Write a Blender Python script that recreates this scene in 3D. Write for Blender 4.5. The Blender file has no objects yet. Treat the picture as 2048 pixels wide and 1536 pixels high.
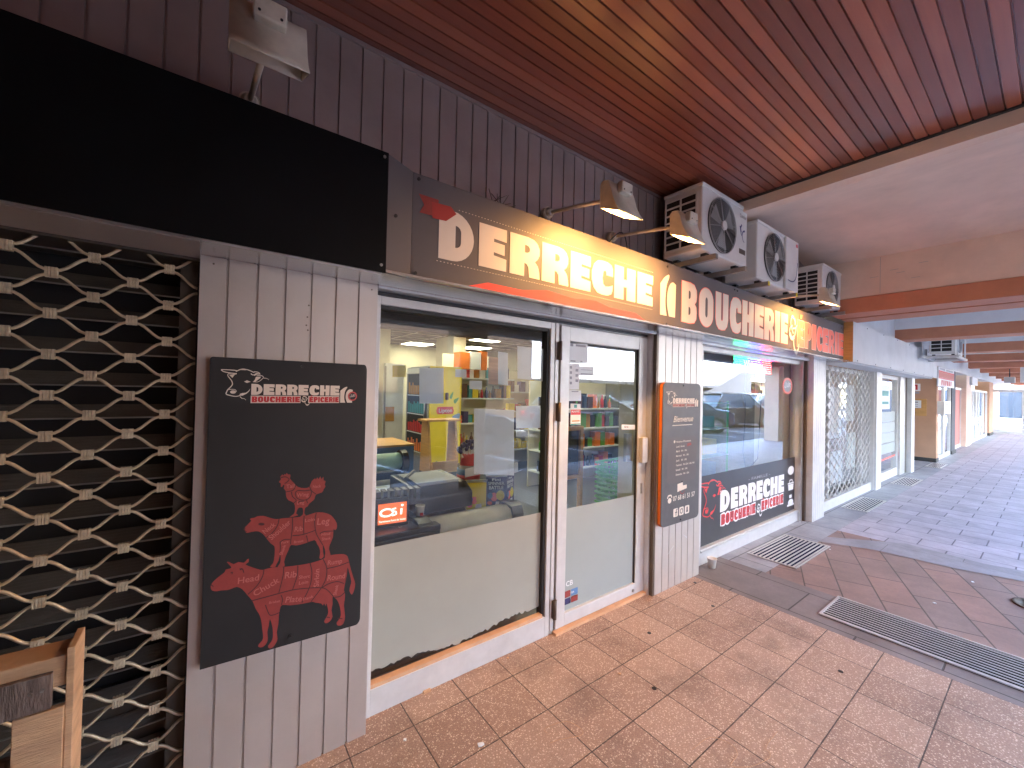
import bpy, bmesh, math, random
from mathutils import Vector, Matrix
R = math.radians
S = bpy.context.scene
C = S.collection
random.seed(7)

# ------------------------------------------------------------------ camera
CF, CX, CY = 816.37, 1024.0, 768.0
YAW, PIT, ROL = R(36.8118), R(0.7479), R(1.3287)
EYE = Vector((0, 0, 1.6))
_F = Vector((math.sin(YAW)*math.cos(PIT), math.cos(YAW)*math.cos(PIT), math.sin(PIT)))
_R0 = Vector((math.cos(YAW), -math.sin(YAW), 0)); _U0 = _R0.cross(_F)
_R = _R0*math.cos(ROL)+_U0*math.sin(ROL); _U = _U0*math.cos(ROL)-_R0*math.sin(ROL)
cd = bpy.data.cameras.new('camera'); cam = bpy.data.objects.new('camera', cd); C.objects.link(cam)
cd.sensor_width = 36; cd.lens = CF/2048*36; cd.clip_start = .02; cd.clip_end = 2000
cam.matrix_world = Matrix(((_R.x, _U.x, -_F.x, 0), (_R.y, _U.y, -_F.y, 0), (_R.z, _U.z, -_F.z, 1.6), (0, 0, 0, 1)))
S.camera = cam
def ray(px, py): return _R*((px-CX)/CF) - _U*((py-CY)/CF) + _F
def oy(px, py, y):                       # point of the wall plane y seen in the survey photo
    r = ray(px, py); return EYE + r*(y/r.y)

# ------------------------------------------------------------------ light
EXPO = 5.2
w = bpy.data.worlds.new('World'); S.world = w; w.use_nodes = True
nt = w.node_tree; bg = nt.nodes['Background']; sky = nt.nodes.new('ShaderNodeTexSky')
sky.sky_type = 'NISHITA'; sky.sun_disc = False; sky.sun_elevation = R(48); sky.sun_rotation = R(46)
sky.altitude = 50; sky.air_density = 1.0; sky.dust_density = .6
nt.links.new(sky.outputs[0], bg.inputs[0]); bg.inputs[1].default_value = .15
sl = bpy.data.lights.new('sun', 'SUN'); sl.energy = 3.0; sl.angle = R(.5); sl.color = (1, .95, .86)
so = bpy.data.objects.new('sun', sl); C.objects.link(so)
_d = Vector((math.sin(R(46))*math.cos(R(46)), math.cos(R(46))*math.cos(R(46)), math.sin(R(46))))
so.rotation_euler = _d.to_track_quat('Z', 'Y').to_euler()
S.view_settings.view_transform = 'Standard'; S.view_settings.look = 'None'
S.view_settings.exposure = EXPO; S.view_settings.gamma = 1
S.render.engine = 'CYCLES'
S.cycles.max_bounces = 10; S.cycles.diffuse_bounces = 5; S.cycles.transparent_max_bounces = 16
LAMP_W, PANEL_E = .62, .27

# ------------------------------------------------------------------ materials
def newmat(name):
    m = bpy.data.materials.new(name); m.use_nodes = True
    n = m.node_tree.nodes; return m, m.node_tree, n['Principled BSDF']
def N(nt, t, **k):
    n = nt.nodes.new(t)
    for a, v in k.items():
        if a in n.inputs: n.inputs[a].default_value = v
        else: setattr(n, a, v)
    return n
def L(nt, a, b): nt.links.new(a, b)
def mat(name, col, rough=.6, metal=0, var=.12, vs=6.0, bump=0, bs=60, coat=0, spec=.5, stretch=(1, 1, 1), alpha=1, dirt=0):
    m, nt, p = newmat(name)
    tc = N(nt, 'ShaderNodeTexCoord'); mp = N(nt, 'ShaderNodeMapping'); mp.inputs['Scale'].default_value = stretch
    L(nt, tc.outputs['Object'], mp.inputs[0])
    nz = N(nt, 'ShaderNodeTexNoise', Scale=vs, Detail=5.0, Roughness=.6); L(nt, mp.outputs[0], nz.inputs['Vector'])
    mr = N(nt, 'ShaderNodeMapRange'); mr.inputs[3].default_value = 1-var; mr.inputs[4].default_value = 1+var
    mr.inputs[1].default_value = .3; mr.inputs[2].default_value = .7
    L(nt, nz.outputs[0], mr.inputs[0])
    mx = N(nt, 'ShaderNodeMix', data_type='RGBA', blend_type='MULTIPLY'); mx.inputs[0].default_value = 1
    mx.inputs[6].default_value = (*col, 1); L(nt, mr.outputs[0], mx.inputs[7])
    out = mx.outputs[2]
    if dirt:
        n2 = N(nt, 'ShaderNodeTexNoise', Scale=2.3, Detail=8.0, Roughness=.7); L(nt, tc.outputs['Object'], n2.inputs['Vector'])
        r2 = N(nt, 'ShaderNodeMapRange'); r2.inputs[1].default_value = .52; r2.inputs[2].default_value = .75; r2.inputs[4].default_value = dirt
        L(nt, n2.outputs[0], r2.inputs[0])
        m2 = N(nt, 'ShaderNodeMix', data_type='RGBA'); L(nt, r2.outputs[0], m2.inputs[0]); L(nt, out, m2.inputs[6])
        m2.inputs[7].default_value = (.12, .09, .07, 1); out = m2.outputs[2]
    L(nt, out, p.inputs['Base Color'])
    rr = N(nt, 'ShaderNodeMapRange'); rr.inputs[3].default_value = max(.03, rough-.08); rr.inputs[4].default_value = min(1, rough+.1)
    L(nt, nz.outputs[0], rr.inputs[0]); L(nt, rr.outputs[0], p.inputs['Roughness'])
    p.inputs['Metallic'].default_value = metal; p.inputs['Coat Weight'].default_value = coat
    p.inputs['Specular IOR Level'].default_value = spec; p.inputs['Alpha'].default_value = alpha
    if bump:
        nb = N(nt, 'ShaderNodeTexNoise', Scale=bs, Detail=4.0); L(nt, mp.outputs[0], nb.inputs['Vector'])
        b = N(nt, 'ShaderNodeBump', Strength=bump, Distance=.01); L(nt, nb.outputs[0], b.inputs['Height'])
        L(nt, b.outputs[0], p.inputs['Normal'])
    return m
def emit(name, col, s):
    m, nt, p = newmat(name); p.inputs['Base Color'].default_value = (*col, 1)
    p.inputs['Emission Color'].default_value = (*col, 1); p.inputs['Emission Strength'].default_value = s
    return m
def glassmat(name, boost=1.8, tint=(.93, .97, .95)):
    m, nt, p = newmat(name); nt.nodes.remove(p)
    o = nt.nodes['Material Output']; tr = N(nt, 'ShaderNodeBsdfTransparent'); tr.inputs[0].default_value = (*tint, 1)
    gl = N(nt, 'ShaderNodeBsdfGlossy'); gl.inputs['Roughness'].default_value = .0; gl.inputs[0].default_value = (.95, .97, 1, 1)
    fr = N(nt, 'ShaderNodeFresnel', IOR=1.5); mu = N(nt, 'ShaderNodeMath', operation='MULTIPLY', use_clamp=True); mu.inputs[1].default_value = boost
    mx = N(nt, 'ShaderNodeMixShader'); L(nt, fr.outputs[0], mu.inputs[0]); L(nt, mu.outputs[0], mx.inputs[0])
    L(nt, tr.outputs[0], mx.inputs[1]); L(nt, gl.outputs[0], mx.inputs[2])
    # faint smears of dirt on the pane
    df = N(nt, 'ShaderNodeBsdfDiffuse'); df.inputs[0].default_value = (.6, .6, .58, 1)
    tc = N(nt, 'ShaderNodeTexCoord'); nz = N(nt, 'ShaderNodeTexNoise', Scale=5.0, Detail=9.0, Roughness=.75); L(nt, tc.outputs['Object'], nz.inputs['Vector'])
    mr = N(nt, 'ShaderNodeMapRange'); mr.inputs[1].default_value = .5; mr.inputs[2].default_value = .8; mr.inputs[4].default_value = .07; L(nt, nz.outputs[0], mr.inputs[0])
    m2 = N(nt, 'ShaderNodeMixShader'); L(nt, mr.outputs[0], m2.inputs[0]); L(nt, mx.outputs[0], m2.inputs[1]); L(nt, df.outputs[0], m2.inputs[2])
    L(nt, m2.outputs[0], o.inputs[0]); return m

M = {}
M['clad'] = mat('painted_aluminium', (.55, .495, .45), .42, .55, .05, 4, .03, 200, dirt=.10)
M['cladup'] = mat('shaded_upper_aluminium', (.39, .315, .295), .40, .55, .08, 4, .03, 200, dirt=.18)  # same metal as the pilasters, colour darkened and warmed for shade and ceiling reflection
M['alu'] = mat('anodised_aluminium', (.62, .61, .60), .30, .75, .07, 9, dirt=.12)
M['aludark'] = mat('brown_aluminium', (.13, .10, .075), .4, .5, .15, 9)
M['soffit'] = mat('soffit_aluminium', (.60, .59, .57), .22, .9, .05, 5)
M['frame'] = mat('white_frame_paint', (.60, .59, .575), .38, .15, .06, 12, dirt=.16)
M['whitepaint'] = mat('white_wall_paint', (.60, .59, .57), .7, 0, .06, 3, .08, 90, dirt=.14)
M['cream'] = mat('cream_plaster', (.68, .52, .41), .85, 0, .10, 2.2, .25, 120, dirt=.10)
M['salmon'] = mat('salmon_plaster', (.52, .30, .19), .85, 0, .08, 3, .3, 160)
M['beam'] = mat('terracotta_beam_paint', (.46, .185, .10), .75, 0, .10, 5, .25, 150)
M['beamu'] = mat('terracotta_beam_underside', (.45, .20, .12), .75, 0, .10, 5, .25, 150)
M['pit_shade'] = mat('painted_drain_shade', (.004, .004, .004), 1, spec=0)  # near-black flat sheet, the shade of a deep drain painted in
M['pit_shade_blue'] = mat('painted_blue_drain_shade', (.008, .012, .05), 1, spec=0)  # bluish drain colour, darkened to paint in the shade between bars
M['plinth'] = mat('black_plinth', (.03, .03, .03), .6)
M['black'] = mat('matt_black', (.012, .012, .014), .45)
M['dark'] = mat('dark_interior', (.02, .02, .022), .8)
M['board'] = mat('black_dibond', (.003, .0033, .004), .5, 0, .5, 3, spec=.15)
M['signboard'] = mat('charcoal_dibond', (.10, .088, .094), .6, 0, .08, 4)
M['poster'] = mat('charcoal_banner', (.0115, .011, .0115), .62, 0, .35, 5, .05, 20)
M['menu'] = mat('weathered_slate_board', (.075, .073, .078), .5, 0, .25, 7)
M['bandfilm'] = mat('black_window_film', (.03, .03, .036), .30, 0, .3, 4)
M['cream_ink'] = mat('cream_print', (.70, .62, .53), .5, 0, .03)
M['white_ink'] = mat('white_print', (.80, .80, .80), .5, 0, .03)
M['grey_ink'] = mat('grey_print', (.32, .32, .34), .5, 0, .03)
M['red_ink'] = mat('red_print', (.52, .025, .03), .5, 0, .06)
M['sheet_red'] = mat('brick_red_print', (.27, .036, .030), .6, 0, .12, 30)
M['ribbonred'] = mat('ribbon_red_print', (.36, .03, .025), .5, 0, .05)
M['orange_red'] = mat('orange_red_print', (.80, .055, .05), .45, 0, .05)
M['pinkred'] = mat('coral_print', (.95, .19, .13), .45, 0, .05)
M['dark_ink'] = mat('dark_line_print', (.06, .012, .012), .6, 0, .02)
M['soft_ink'] = mat('rose_print', (.46, .13, .105), .6, 0, .05)
M['acw'] = mat('white_enamel', (.66, .65, .62), .35, 0, .05, 5, dirt=.10)
M['acgrey'] = mat('grey_plastic', (.34, .34, .33), .5, 0, .08)
M['acdark'] = mat('coil_fins', (.02, .018, .016), .5, .3, .3, 40)
M['lamp'] = mat('aged_beige_enamel', (.60, .54, .44), .38, 0, .14, 14, dirt=.3)
M['tube'] = emit('lamp_tube', (1.0, .62, .28), 2.5)
M['steel'] = mat('galvanised_steel', (.35, .34, .32), .4, .8, .15, 12)
M['steelw'] = mat('zinc_grille', (.62, .61, .59), .38, .55, .1, 18)
M['rod'] = mat('champagne_steel_rod', (.60, .48, .32), .35, .3, .2, 25)
M['clip'] = mat('steel_clip', (.66, .56, .40), .38, .4, .25, 40)
M['slat'] = mat('shutter_slat', (.10, .085, .068), .45, .2, .2, 6)
M['woodraw'] = mat('raw_pallet_wood', (.55, .33, .18), .75, 0, .22, 5, .3, 40, stretch=(1, 1, 9))
M['woodgrey'] = mat('weathered_plank', (.17, .12, .095), .85, 0, .5, 7, .5, 30, stretch=(8, 1, 1.5))
M['pine'] = mat('pine_wood', (.55, .30, .10), .55, 0, .15, 6, stretch=(1, 1, 8))
M['sill'] = mat('peach_sill_strip', (.62, .36, .20), .6, 0, .15, 8)
M['film'] = mat('frosted_film', (.34, .345, .30), .55, 0, .04, 2.5, dirt=.06)
M['film2'] = mat('pale_frosted_film', (.33, .37, .355), .5, 0, .04, 3)
M['paper'] = mat('paper_sheet', (.80, .83, .83), .8, 0, .04, 6)
M['papery'] = mat('yellow_note', (.75, .62, .12), .8, 0, .04)
M['tape'] = mat('clear_tape', (.7, .68, .6), .4, 0, .1, alpha=.6)
M['intwall'] = mat('shop_wall', (.62, .58, .44), .8, 0, .05)
M['olive'] = mat('olive_shop_wall', (.20, .19, .14), .8, 0, .05)
M['intpil'] = mat('cream_pillar', (.62, .57, .42), .7, 0, .05)
M['intceil'] = mat('dark_ceiling_tile', (.06, .055, .05), .8, 0, .15, 20)
M['grid'] = mat('ceiling_grid', (.45, .42, .36), .5)
M['intfloor'] = mat('shop_floor', (.09, .10, .115), .45, 0, .15, 3)
M['panel'] = emit('ceiling_light_panel', (1.0, .93, .66), PANEL_E*2.2)
M['yellow'] = mat('yellow_print', (.80, .62, .02), .4, 0, .05)
M['lred'] = mat('red_plastic', (.6, .03, .03), .4)
M['orange'] = mat('orange_print', (.80, .20, .03), .4)
M['blue'] = mat('blue_laminate', (.10, .22, .45), .5)
M['navy'] = mat('navy_card', (.03, .03, .12), .45)
M['green'] = mat('green_plastic', (.06, .45, .05), .38, 0, .1)
M['leaf'] = mat('leaf_green_print', (.10, .32, .05), .5)
M['teal'] = mat('teal_print', (.04, .26, .24), .5)
M['brown'] = mat('brown_glass', (.10, .04, .02), .15)
M['jar'] = mat('amber_jar', (.45, .22, .05), .2)
M['cup'] = mat('paper_cup', (.75, .72, .66), .6)
M['belt'] = mat('white_counter_edge', (.72, .66, .54), .5)
M['beltin'] = mat('cream_counter_top', (.62, .60, .45), .6)
M['blk'] = mat('black_plastic', (.018, .017, .017), .3)
M['clear'] = mat('clear_plastic', (.7, .7, .65), .2, 0, .1, alpha=.35)
M['mint'] = mat('mint_plastic', (.35, .60, .52), .4)
M['ledg'] = emit('led_green', (.02, .8, .18), .9)
M['ledb'] = emit('led_blue', (.02, .03, 1), 3.0)
M['ledr'] = emit('led_red', (1, .04, .04), 1.4)
M['csi'] = emit('orange_screen', (.95, .16, .04), .03)
M['scrw'] = emit('white_screen_marks', (.95, .9, .8), .05)
M['glass'] = glassmat('window_glass', 1.6)
M['glass2'] = glassmat('window_glass_street', 2.1, (.86, .88, .86))
M['tarmac'] = mat('asphalt', (.06, .06, .065), .85, 0, .15, 3, .2, 90)
M['white_wall'] = mat('sunlit_white_render', (.82, .82, .80), .8, 0, .03, 1)
M['greywall'] = mat('grey_render', (.07, .075, .09), .8, 0, .05, 1)
M['brickwall'] = mat('brown_brick_render', (.10, .065, .045), .85, 0, .15, 2)
M['ochre'] = mat('ochre_render', (.22, .16, .08), .8, 0, .08, 1)
M['carblk'] = mat('dark_car_paint', (.02, .022, .028), .12, .2, .05, coat=1)
M['carblu'] = mat('blue_car_paint', (.06, .09, .16), .12, .2, .05, coat=1)
M['carsil'] = mat('silver_car_paint', (.45, .46, .48), .15, .5, .05, coat=1)
M['carglass'] = mat('car_window', (.10, .14, .18), .04, 0, .02, spec=1)
M['tyre'] = mat('tyre_rubber', (.02, .02, .02), .7)
M['rust'] = mat('rusty_iron', (.06, .035, .02), .7, .3, .3, 20, .3, 60)

def wood_ceiling_mat():
    m, nt, p = newmat('varnished_red_wood')
    tc = N(nt, 'ShaderNodeTexCoord'); sx = N(nt, 'ShaderNodeSeparateXYZ'); L(nt, tc.outputs['Object'], sx.inputs[0])
    dv = N(nt, 'ShaderNodeMath', operation='DIVIDE'); dv.inputs[1].default_value = .058; L(nt, sx.outputs[1], dv.inputs[0])
    ad = N(nt, 'ShaderNodeMath', operation='ADD'); ad.inputs[1].default_value = 100.052; L(nt, dv.outputs[0], ad.inputs[0])
    fl = N(nt, 'ShaderNodeMath', operation='FLOOR'); L(nt, ad.outputs[0], fl.inputs[0])
    wn = N(nt, 'ShaderNodeTexWhiteNoise', noise_dimensions='1D'); L(nt, fl.outputs[0], wn.inputs['W'])
    mp = N(nt, 'ShaderNodeMapping'); mp.inputs['Scale'].default_value = (1.2, 30, 1); L(nt, tc.outputs['Object'], mp.inputs[0])
    nz = N(nt, 'ShaderNodeTexNoise', Scale=2.5, Detail=6.0, Roughness=.6); L(nt, mp.outputs[0], nz.inputs['Vector'])
    av = N(nt, 'ShaderNodeMath', operation='MULTIPLY_ADD'); av.inputs[1].default_value = .7; L(nt, wn.outputs[0], av.inputs[0]); 
    m2 = N(nt, 'ShaderNodeMath', operation='MULTIPLY'); m2.inputs[1].default_value = .35; L(nt, nz.outputs[0], m2.inputs[0]); L(nt, m2.outputs[0], av.inputs[2])
    cr = N(nt, 'ShaderNodeValToRGB'); e = cr.color_ramp.elements
    e[0].color = (.13, .036, .022, 1); e[1].color = (.39, .125, .066, 1); e[1].position = .95
    k = e.new(.5); k.color = (.25, .070, .040, 1)
    L(nt, av.outputs[0], cr.inputs[0])
    n3 = N(nt, 'ShaderNodeTexNoise', Scale=1.3, Detail=3.0); L(nt, tc.outputs['Object'], n3.inputs['Vector'])
    r3 = N(nt, 'ShaderNodeMapRange'); r3.inputs[3].default_value = .7; r3.inputs[4].default_value = 1.3; L(nt, n3.outputs[0], r3.inputs[0])
    mm = N(nt, 'ShaderNodeMix', data_type='RGBA', blend_type='MULTIPLY'); mm.inputs[0].default_value = 1; L(nt, cr.outputs[0], mm.inputs[6]); L(nt, r3.outputs[0], mm.inputs[7])
    L(nt, mm.outputs[2], p.inputs['Base Color']); 
    rr = N(nt, 'ShaderNodeMapRange'); rr.inputs[3].default_value = .22; rr.inputs[4].default_value = .42; L(nt, nz.outputs[0], rr.inputs[0]); L(nt, rr.outputs[0], p.inputs['Roughness'])
    p.inputs['Coat Weight'].default_value = .25; p.inputs['Coat Roughness'].default_value = .25
    b = N(nt, 'ShaderNodeBump', Strength=.15, Distance=.004); L(nt, nz.outputs[0], b.inputs['Height']); L(nt, b.outputs[0], p.inputs['Normal'])
    return m
M['wood'] = wood_ceiling_mat()

def terrazzo():
    m, nt, p = newmat('terrazzo_tiles')
    tc = N(nt, 'ShaderNodeTexCoord'); ob = tc.outputs['Object']
    v = N(nt, 'ShaderNodeTexVoronoi', Scale=125.0); L(nt, ob, v.inputs['Vector'])
    sc = N(nt, 'ShaderNodeSeparateColor'); L(nt, v.outputs['Color'], sc.inputs[0])
    # chips: random cells, only near their centre
    th = N(nt, 'ShaderNodeMapRange'); th.inputs[1].default_value = .50; th.inputs[2].default_value = .72; L(nt, sc.outputs[0], th.inputs[0])
    dd = N(nt, 'ShaderNodeMapRange'); dd.inputs[1].default_value = .50; dd.inputs[2].default_value = .30; L(nt, v.outputs['Distance'], dd.inputs[0])
    ch = N(nt, 'ShaderNodeMath', operation='MULTIPLY'); L(nt, th.outputs[0], ch.inputs[0]); L(nt, dd.outputs[0], ch.inputs[1])
    # per tile tone
    sx = N(nt, 'ShaderNodeSeparateXYZ'); L(nt, ob, sx.inputs[0])
    def cell(o, off):
        a = N(nt, 'ShaderNodeMath', operation='SUBTRACT'); a.inputs[1].default_value = off; L(nt, o, a.inputs[0])
        b = N(nt, 'ShaderNodeMath', operation='DIVIDE'); b.inputs[1].default_value = .2925; L(nt, a.outputs[0], b.inputs[0])
        f = N(nt, 'ShaderNodeMath', operation='FLOOR'); L(nt, b.outputs[0], f.inputs[0])
        fr = N(nt, 'ShaderNodeMath', operation='FRACT'); L(nt, b.outputs[0], fr.inputs[0])
        q = N(nt, 'ShaderNodeMath', operation='SUBTRACT'); q.inputs[1].default_value = .5; L(nt, fr.outputs[0], q.inputs[0])
        ab = N(nt, 'ShaderNodeMath', operation='ABSOLUTE'); L(nt, q.outputs[0], ab.inputs[0])
        return f.outputs[0], ab.outputs[0]
    fx, ax = cell(sx.outputs[0], .5350-2.925); fy, ay = cell(sx.outputs[1], 1.817-2.925*2)
    cb = N(nt, 'ShaderNodeCombineXYZ'); L(nt, fx, cb.inputs[0]); L(nt, fy, cb.inputs[1])
    wn = N(nt, 'ShaderNodeTexWhiteNoise', noise_dimensions='2D'); L(nt, cb.outputs[0], wn.inputs['Vector'])
    mxm = N(nt, 'ShaderNodeMath', operation='MAXIMUM'); L(nt, ax, mxm.inputs[0]); L(nt, ay, mxm.inputs[1])
    nw = N(nt, 'ShaderNodeTexNoise', Scale=30.0, Detail=3.0); L(nt, ob, nw.inputs['Vector'])
    wob = N(nt, 'ShaderNodeMath', operation='MULTIPLY_ADD'); wob.inputs[1].default_value = .012; L(nt, nw.outputs[0], wob.inputs[0]); L(nt, mxm.outputs[0], wob.inputs[2])
    gr = N(nt, 'ShaderNodeMapRange'); gr.inputs[1].default_value = .4935; gr.inputs[2].default_value = .5010; L(nt, wob.outputs[0], gr.inputs[0])
    base = N(nt, 'ShaderNodeMix', data_type='RGBA'); L(nt, wn.outputs[0], base.inputs[0])
    base.inputs[6].default_value = (.32, .20, .145, 1); base.inputs[7].default_value = (.42, .275, .20, 1)
    # fine grain
    n1 = N(nt, 'ShaderNodeTexNoise', Scale=160.0, Detail=4.0, Roughness=.8); L(nt, ob, n1.inputs['Vector'])
    r1 = N(nt, 'ShaderNodeMapRange'); r1.inputs[1].default_value = .3; r1.inputs[2].default_value = .7; r1.inputs[3].default_value = .6; r1.inputs[4].default_value = 1.4; L(nt, n1.outputs[0], r1.inputs[0])
    g1 = N(nt, 'ShaderNodeMix', data_type='RGBA', blend_type='MULTIPLY'); g1.inputs[0].default_value = 1; L(nt, base.outputs[2], g1.inputs[6]); L(nt, r1.outputs[0], g1.inputs[7])
    c1 = N(nt, 'ShaderNodeMix', data_type='RGBA'); L(nt, ch.outputs[0], c1.inputs[0]); L(nt, g1.outputs[2], c1.inputs[6]); c1.inputs[7].default_value = (.72, .56, .42, 1)
    # stains
    n2 = N(nt, 'ShaderNodeTexNoise', Scale=2.2, Detail=7.0, Roughness=.65); L(nt, ob, n2.inputs['Vector'])
    r2 = N(nt, 'ShaderNodeMapRange'); r2.inputs[1].default_value = .50; r2.inputs[2].default_value = .72; r2.inputs[4].default_value = .6; L(nt, n2.outputs[0], r2.inputs[0])
    c2 = N(nt, 'ShaderNodeMix', data_type='RGBA'); L(nt, r2.outputs[0], c2.inputs[0]); L(nt, c1.outputs[2], c2.inputs[6]); c2.inputs[7].default_value = (.11, .075, .06, 1)
    c3 = N(nt, 'ShaderNodeMix', data_type='RGBA'); L(nt, gr.outputs[0], c3.inputs[0]); L(nt, c2.outputs[2], c3.inputs[6]); c3.inputs[7].default_value = (.055, .04, .032, 1)
    L(nt, c3.outputs[2], p.inputs['Base Color'])
    rf = N(nt, 'ShaderNodeMapRange'); rf.inputs[3].default_value = .38; rf.inputs[4].default_value = .75; L(nt, n2.outputs[0], rf.inputs[0]); L(nt, rf.outputs[0], p.inputs['Roughness'])
    hb = N(nt, 'ShaderNodeMath', operation='SUBTRACT'); L(nt, n1.outputs[0], hb.inputs[0]); L(nt, gr.outputs[0], hb.inputs[1])
    b = N(nt, 'ShaderNodeBump', Strength=.35, Distance=.003); L(nt, hb.outputs[0], b.inputs['Height']); L(nt, b.outputs[0], p.inputs['Normal'])
    return m
M['terrazzo'] = terrazzo()

def slate(name, c1, c2, mort, rot, bw, bh, off=(0, 0), rough=.55, ms=.006):
    m, nt, p = newmat(name)
    tc = N(nt, 'ShaderNodeTexCoord'); ob = tc.outputs['Object']
    mp = N(nt, 'ShaderNodeMapping'); mp.inputs['Rotation'].default_value = (0, 0, rot); mp.inputs['Location'].default_value = (off[0], off[1], 0); L(nt, ob, mp.inputs[0])
    br = N(nt, 'ShaderNodeTexBrick', offset=.5); br.inputs['Scale'].default_value = 1; br.inputs['Brick Width'].default_value = bw; br.inputs['Row Height'].default_value = bh
    br.inputs['Mortar Size'].default_value = ms; br.inputs['Mortar Smooth'].default_value = .3
    br.inputs['Color1'].default_value = (*c1, 1); br.inputs['Color2'].default_value = (*c2, 1); br.inputs['Mortar'].default_value = (*mort, 1)
    L(nt, mp.outputs[0], br.inputs['Vector'])
    nz = N(nt, 'ShaderNodeTexNoise', Scale=3.0, Detail=9.0, Roughness=.7); L(nt, ob, nz.inputs['Vector'])
    r = N(nt, 'ShaderNodeMapRange'); r.inputs[1].default_value = .3; r.inputs[2].default_value = .7; r.inputs[3].default_value = .68; r.inputs[4].default_value = 1.25; L(nt, nz.outputs[0], r.inputs[0])
    mm = N(nt, 'ShaderNodeMix', data_type='RGBA', blend_type='MULTIPLY'); mm.inputs[0].default_value = 1; L(nt, br.outputs['Color'], mm.inputs[6]); L(nt, r.outputs[0], mm.inputs[7])
    n4 = N(nt, 'ShaderNodeTexNoise', Scale=45.0, Detail=6.0, Roughness=.7); L(nt, ob, n4.inputs['Vector'])
    r4 = N(nt, 'ShaderNodeMapRange'); r4.inputs[3].default_value = .8; r4.inputs[4].default_value = 1.2; L(nt, n4.outputs[0], r4.inputs[0])
    m4 = N(nt, 'ShaderNodeMix', data_type='RGBA', blend_type='MULTIPLY'); m4.inputs[0].default_value = 1; L(nt, mm.outputs[2], m4.inputs[6]); L(nt, r4.outputs[0], m4.inputs[7])
    L(nt, m4.outputs[2], p.inputs['Base Color']); 
    rf = N(nt, 'ShaderNodeMapRange'); rf.inputs[3].default_value = rough-.15; rf.inputs[4].default_value = rough+.2; L(nt, nz.outputs[0], rf.inputs[0]); L(nt, rf.outputs[0], p.inputs['Roughness'])
    ad = N(nt, 'ShaderNodeMath', operation='MULTIPLY_ADD'); ad.inputs[1].default_value = -2.5; L(nt, br.outputs['Fac'], ad.inputs[0]); L(nt, nz.outputs[0], ad.inputs[2])
    b = N(nt, 'ShaderNodeBump', Strength=.5, Distance=.006); L(nt, ad.outputs[0], b.inputs['Height']); L(nt, b.outputs[0], p.inputs['Normal'])
    return m
M['slate1'] = slate('red_slate', (.29, .175, .14), (.23, .165, .145), (.09, .065, .055), R(-21.5), .52, .245, (.1, .07))
M['slate2'] = slate('violet_slate', (.42, .385, .43), (.35, .32, .36), (.14, .125, .15), R(90), .46, .30)
M['slate3'] = slate('grey_slate', (.34, .355, .385), (.29, .30, .33), (.13, .13, .14), 0, .62, .33, (.1, .09))
M['slate4'] = slate('brown_grey_slabs', (.22, .18, .165), (.18, .155, .15), (.06, .05, .045), R(90), .8, .44)
M['slate5'] = slate('pale_border', (.30, .29, .30), (.26, .25, .27), (.16, .15, .15), R(90), 1.1, 1.0, ms=.003)

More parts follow.
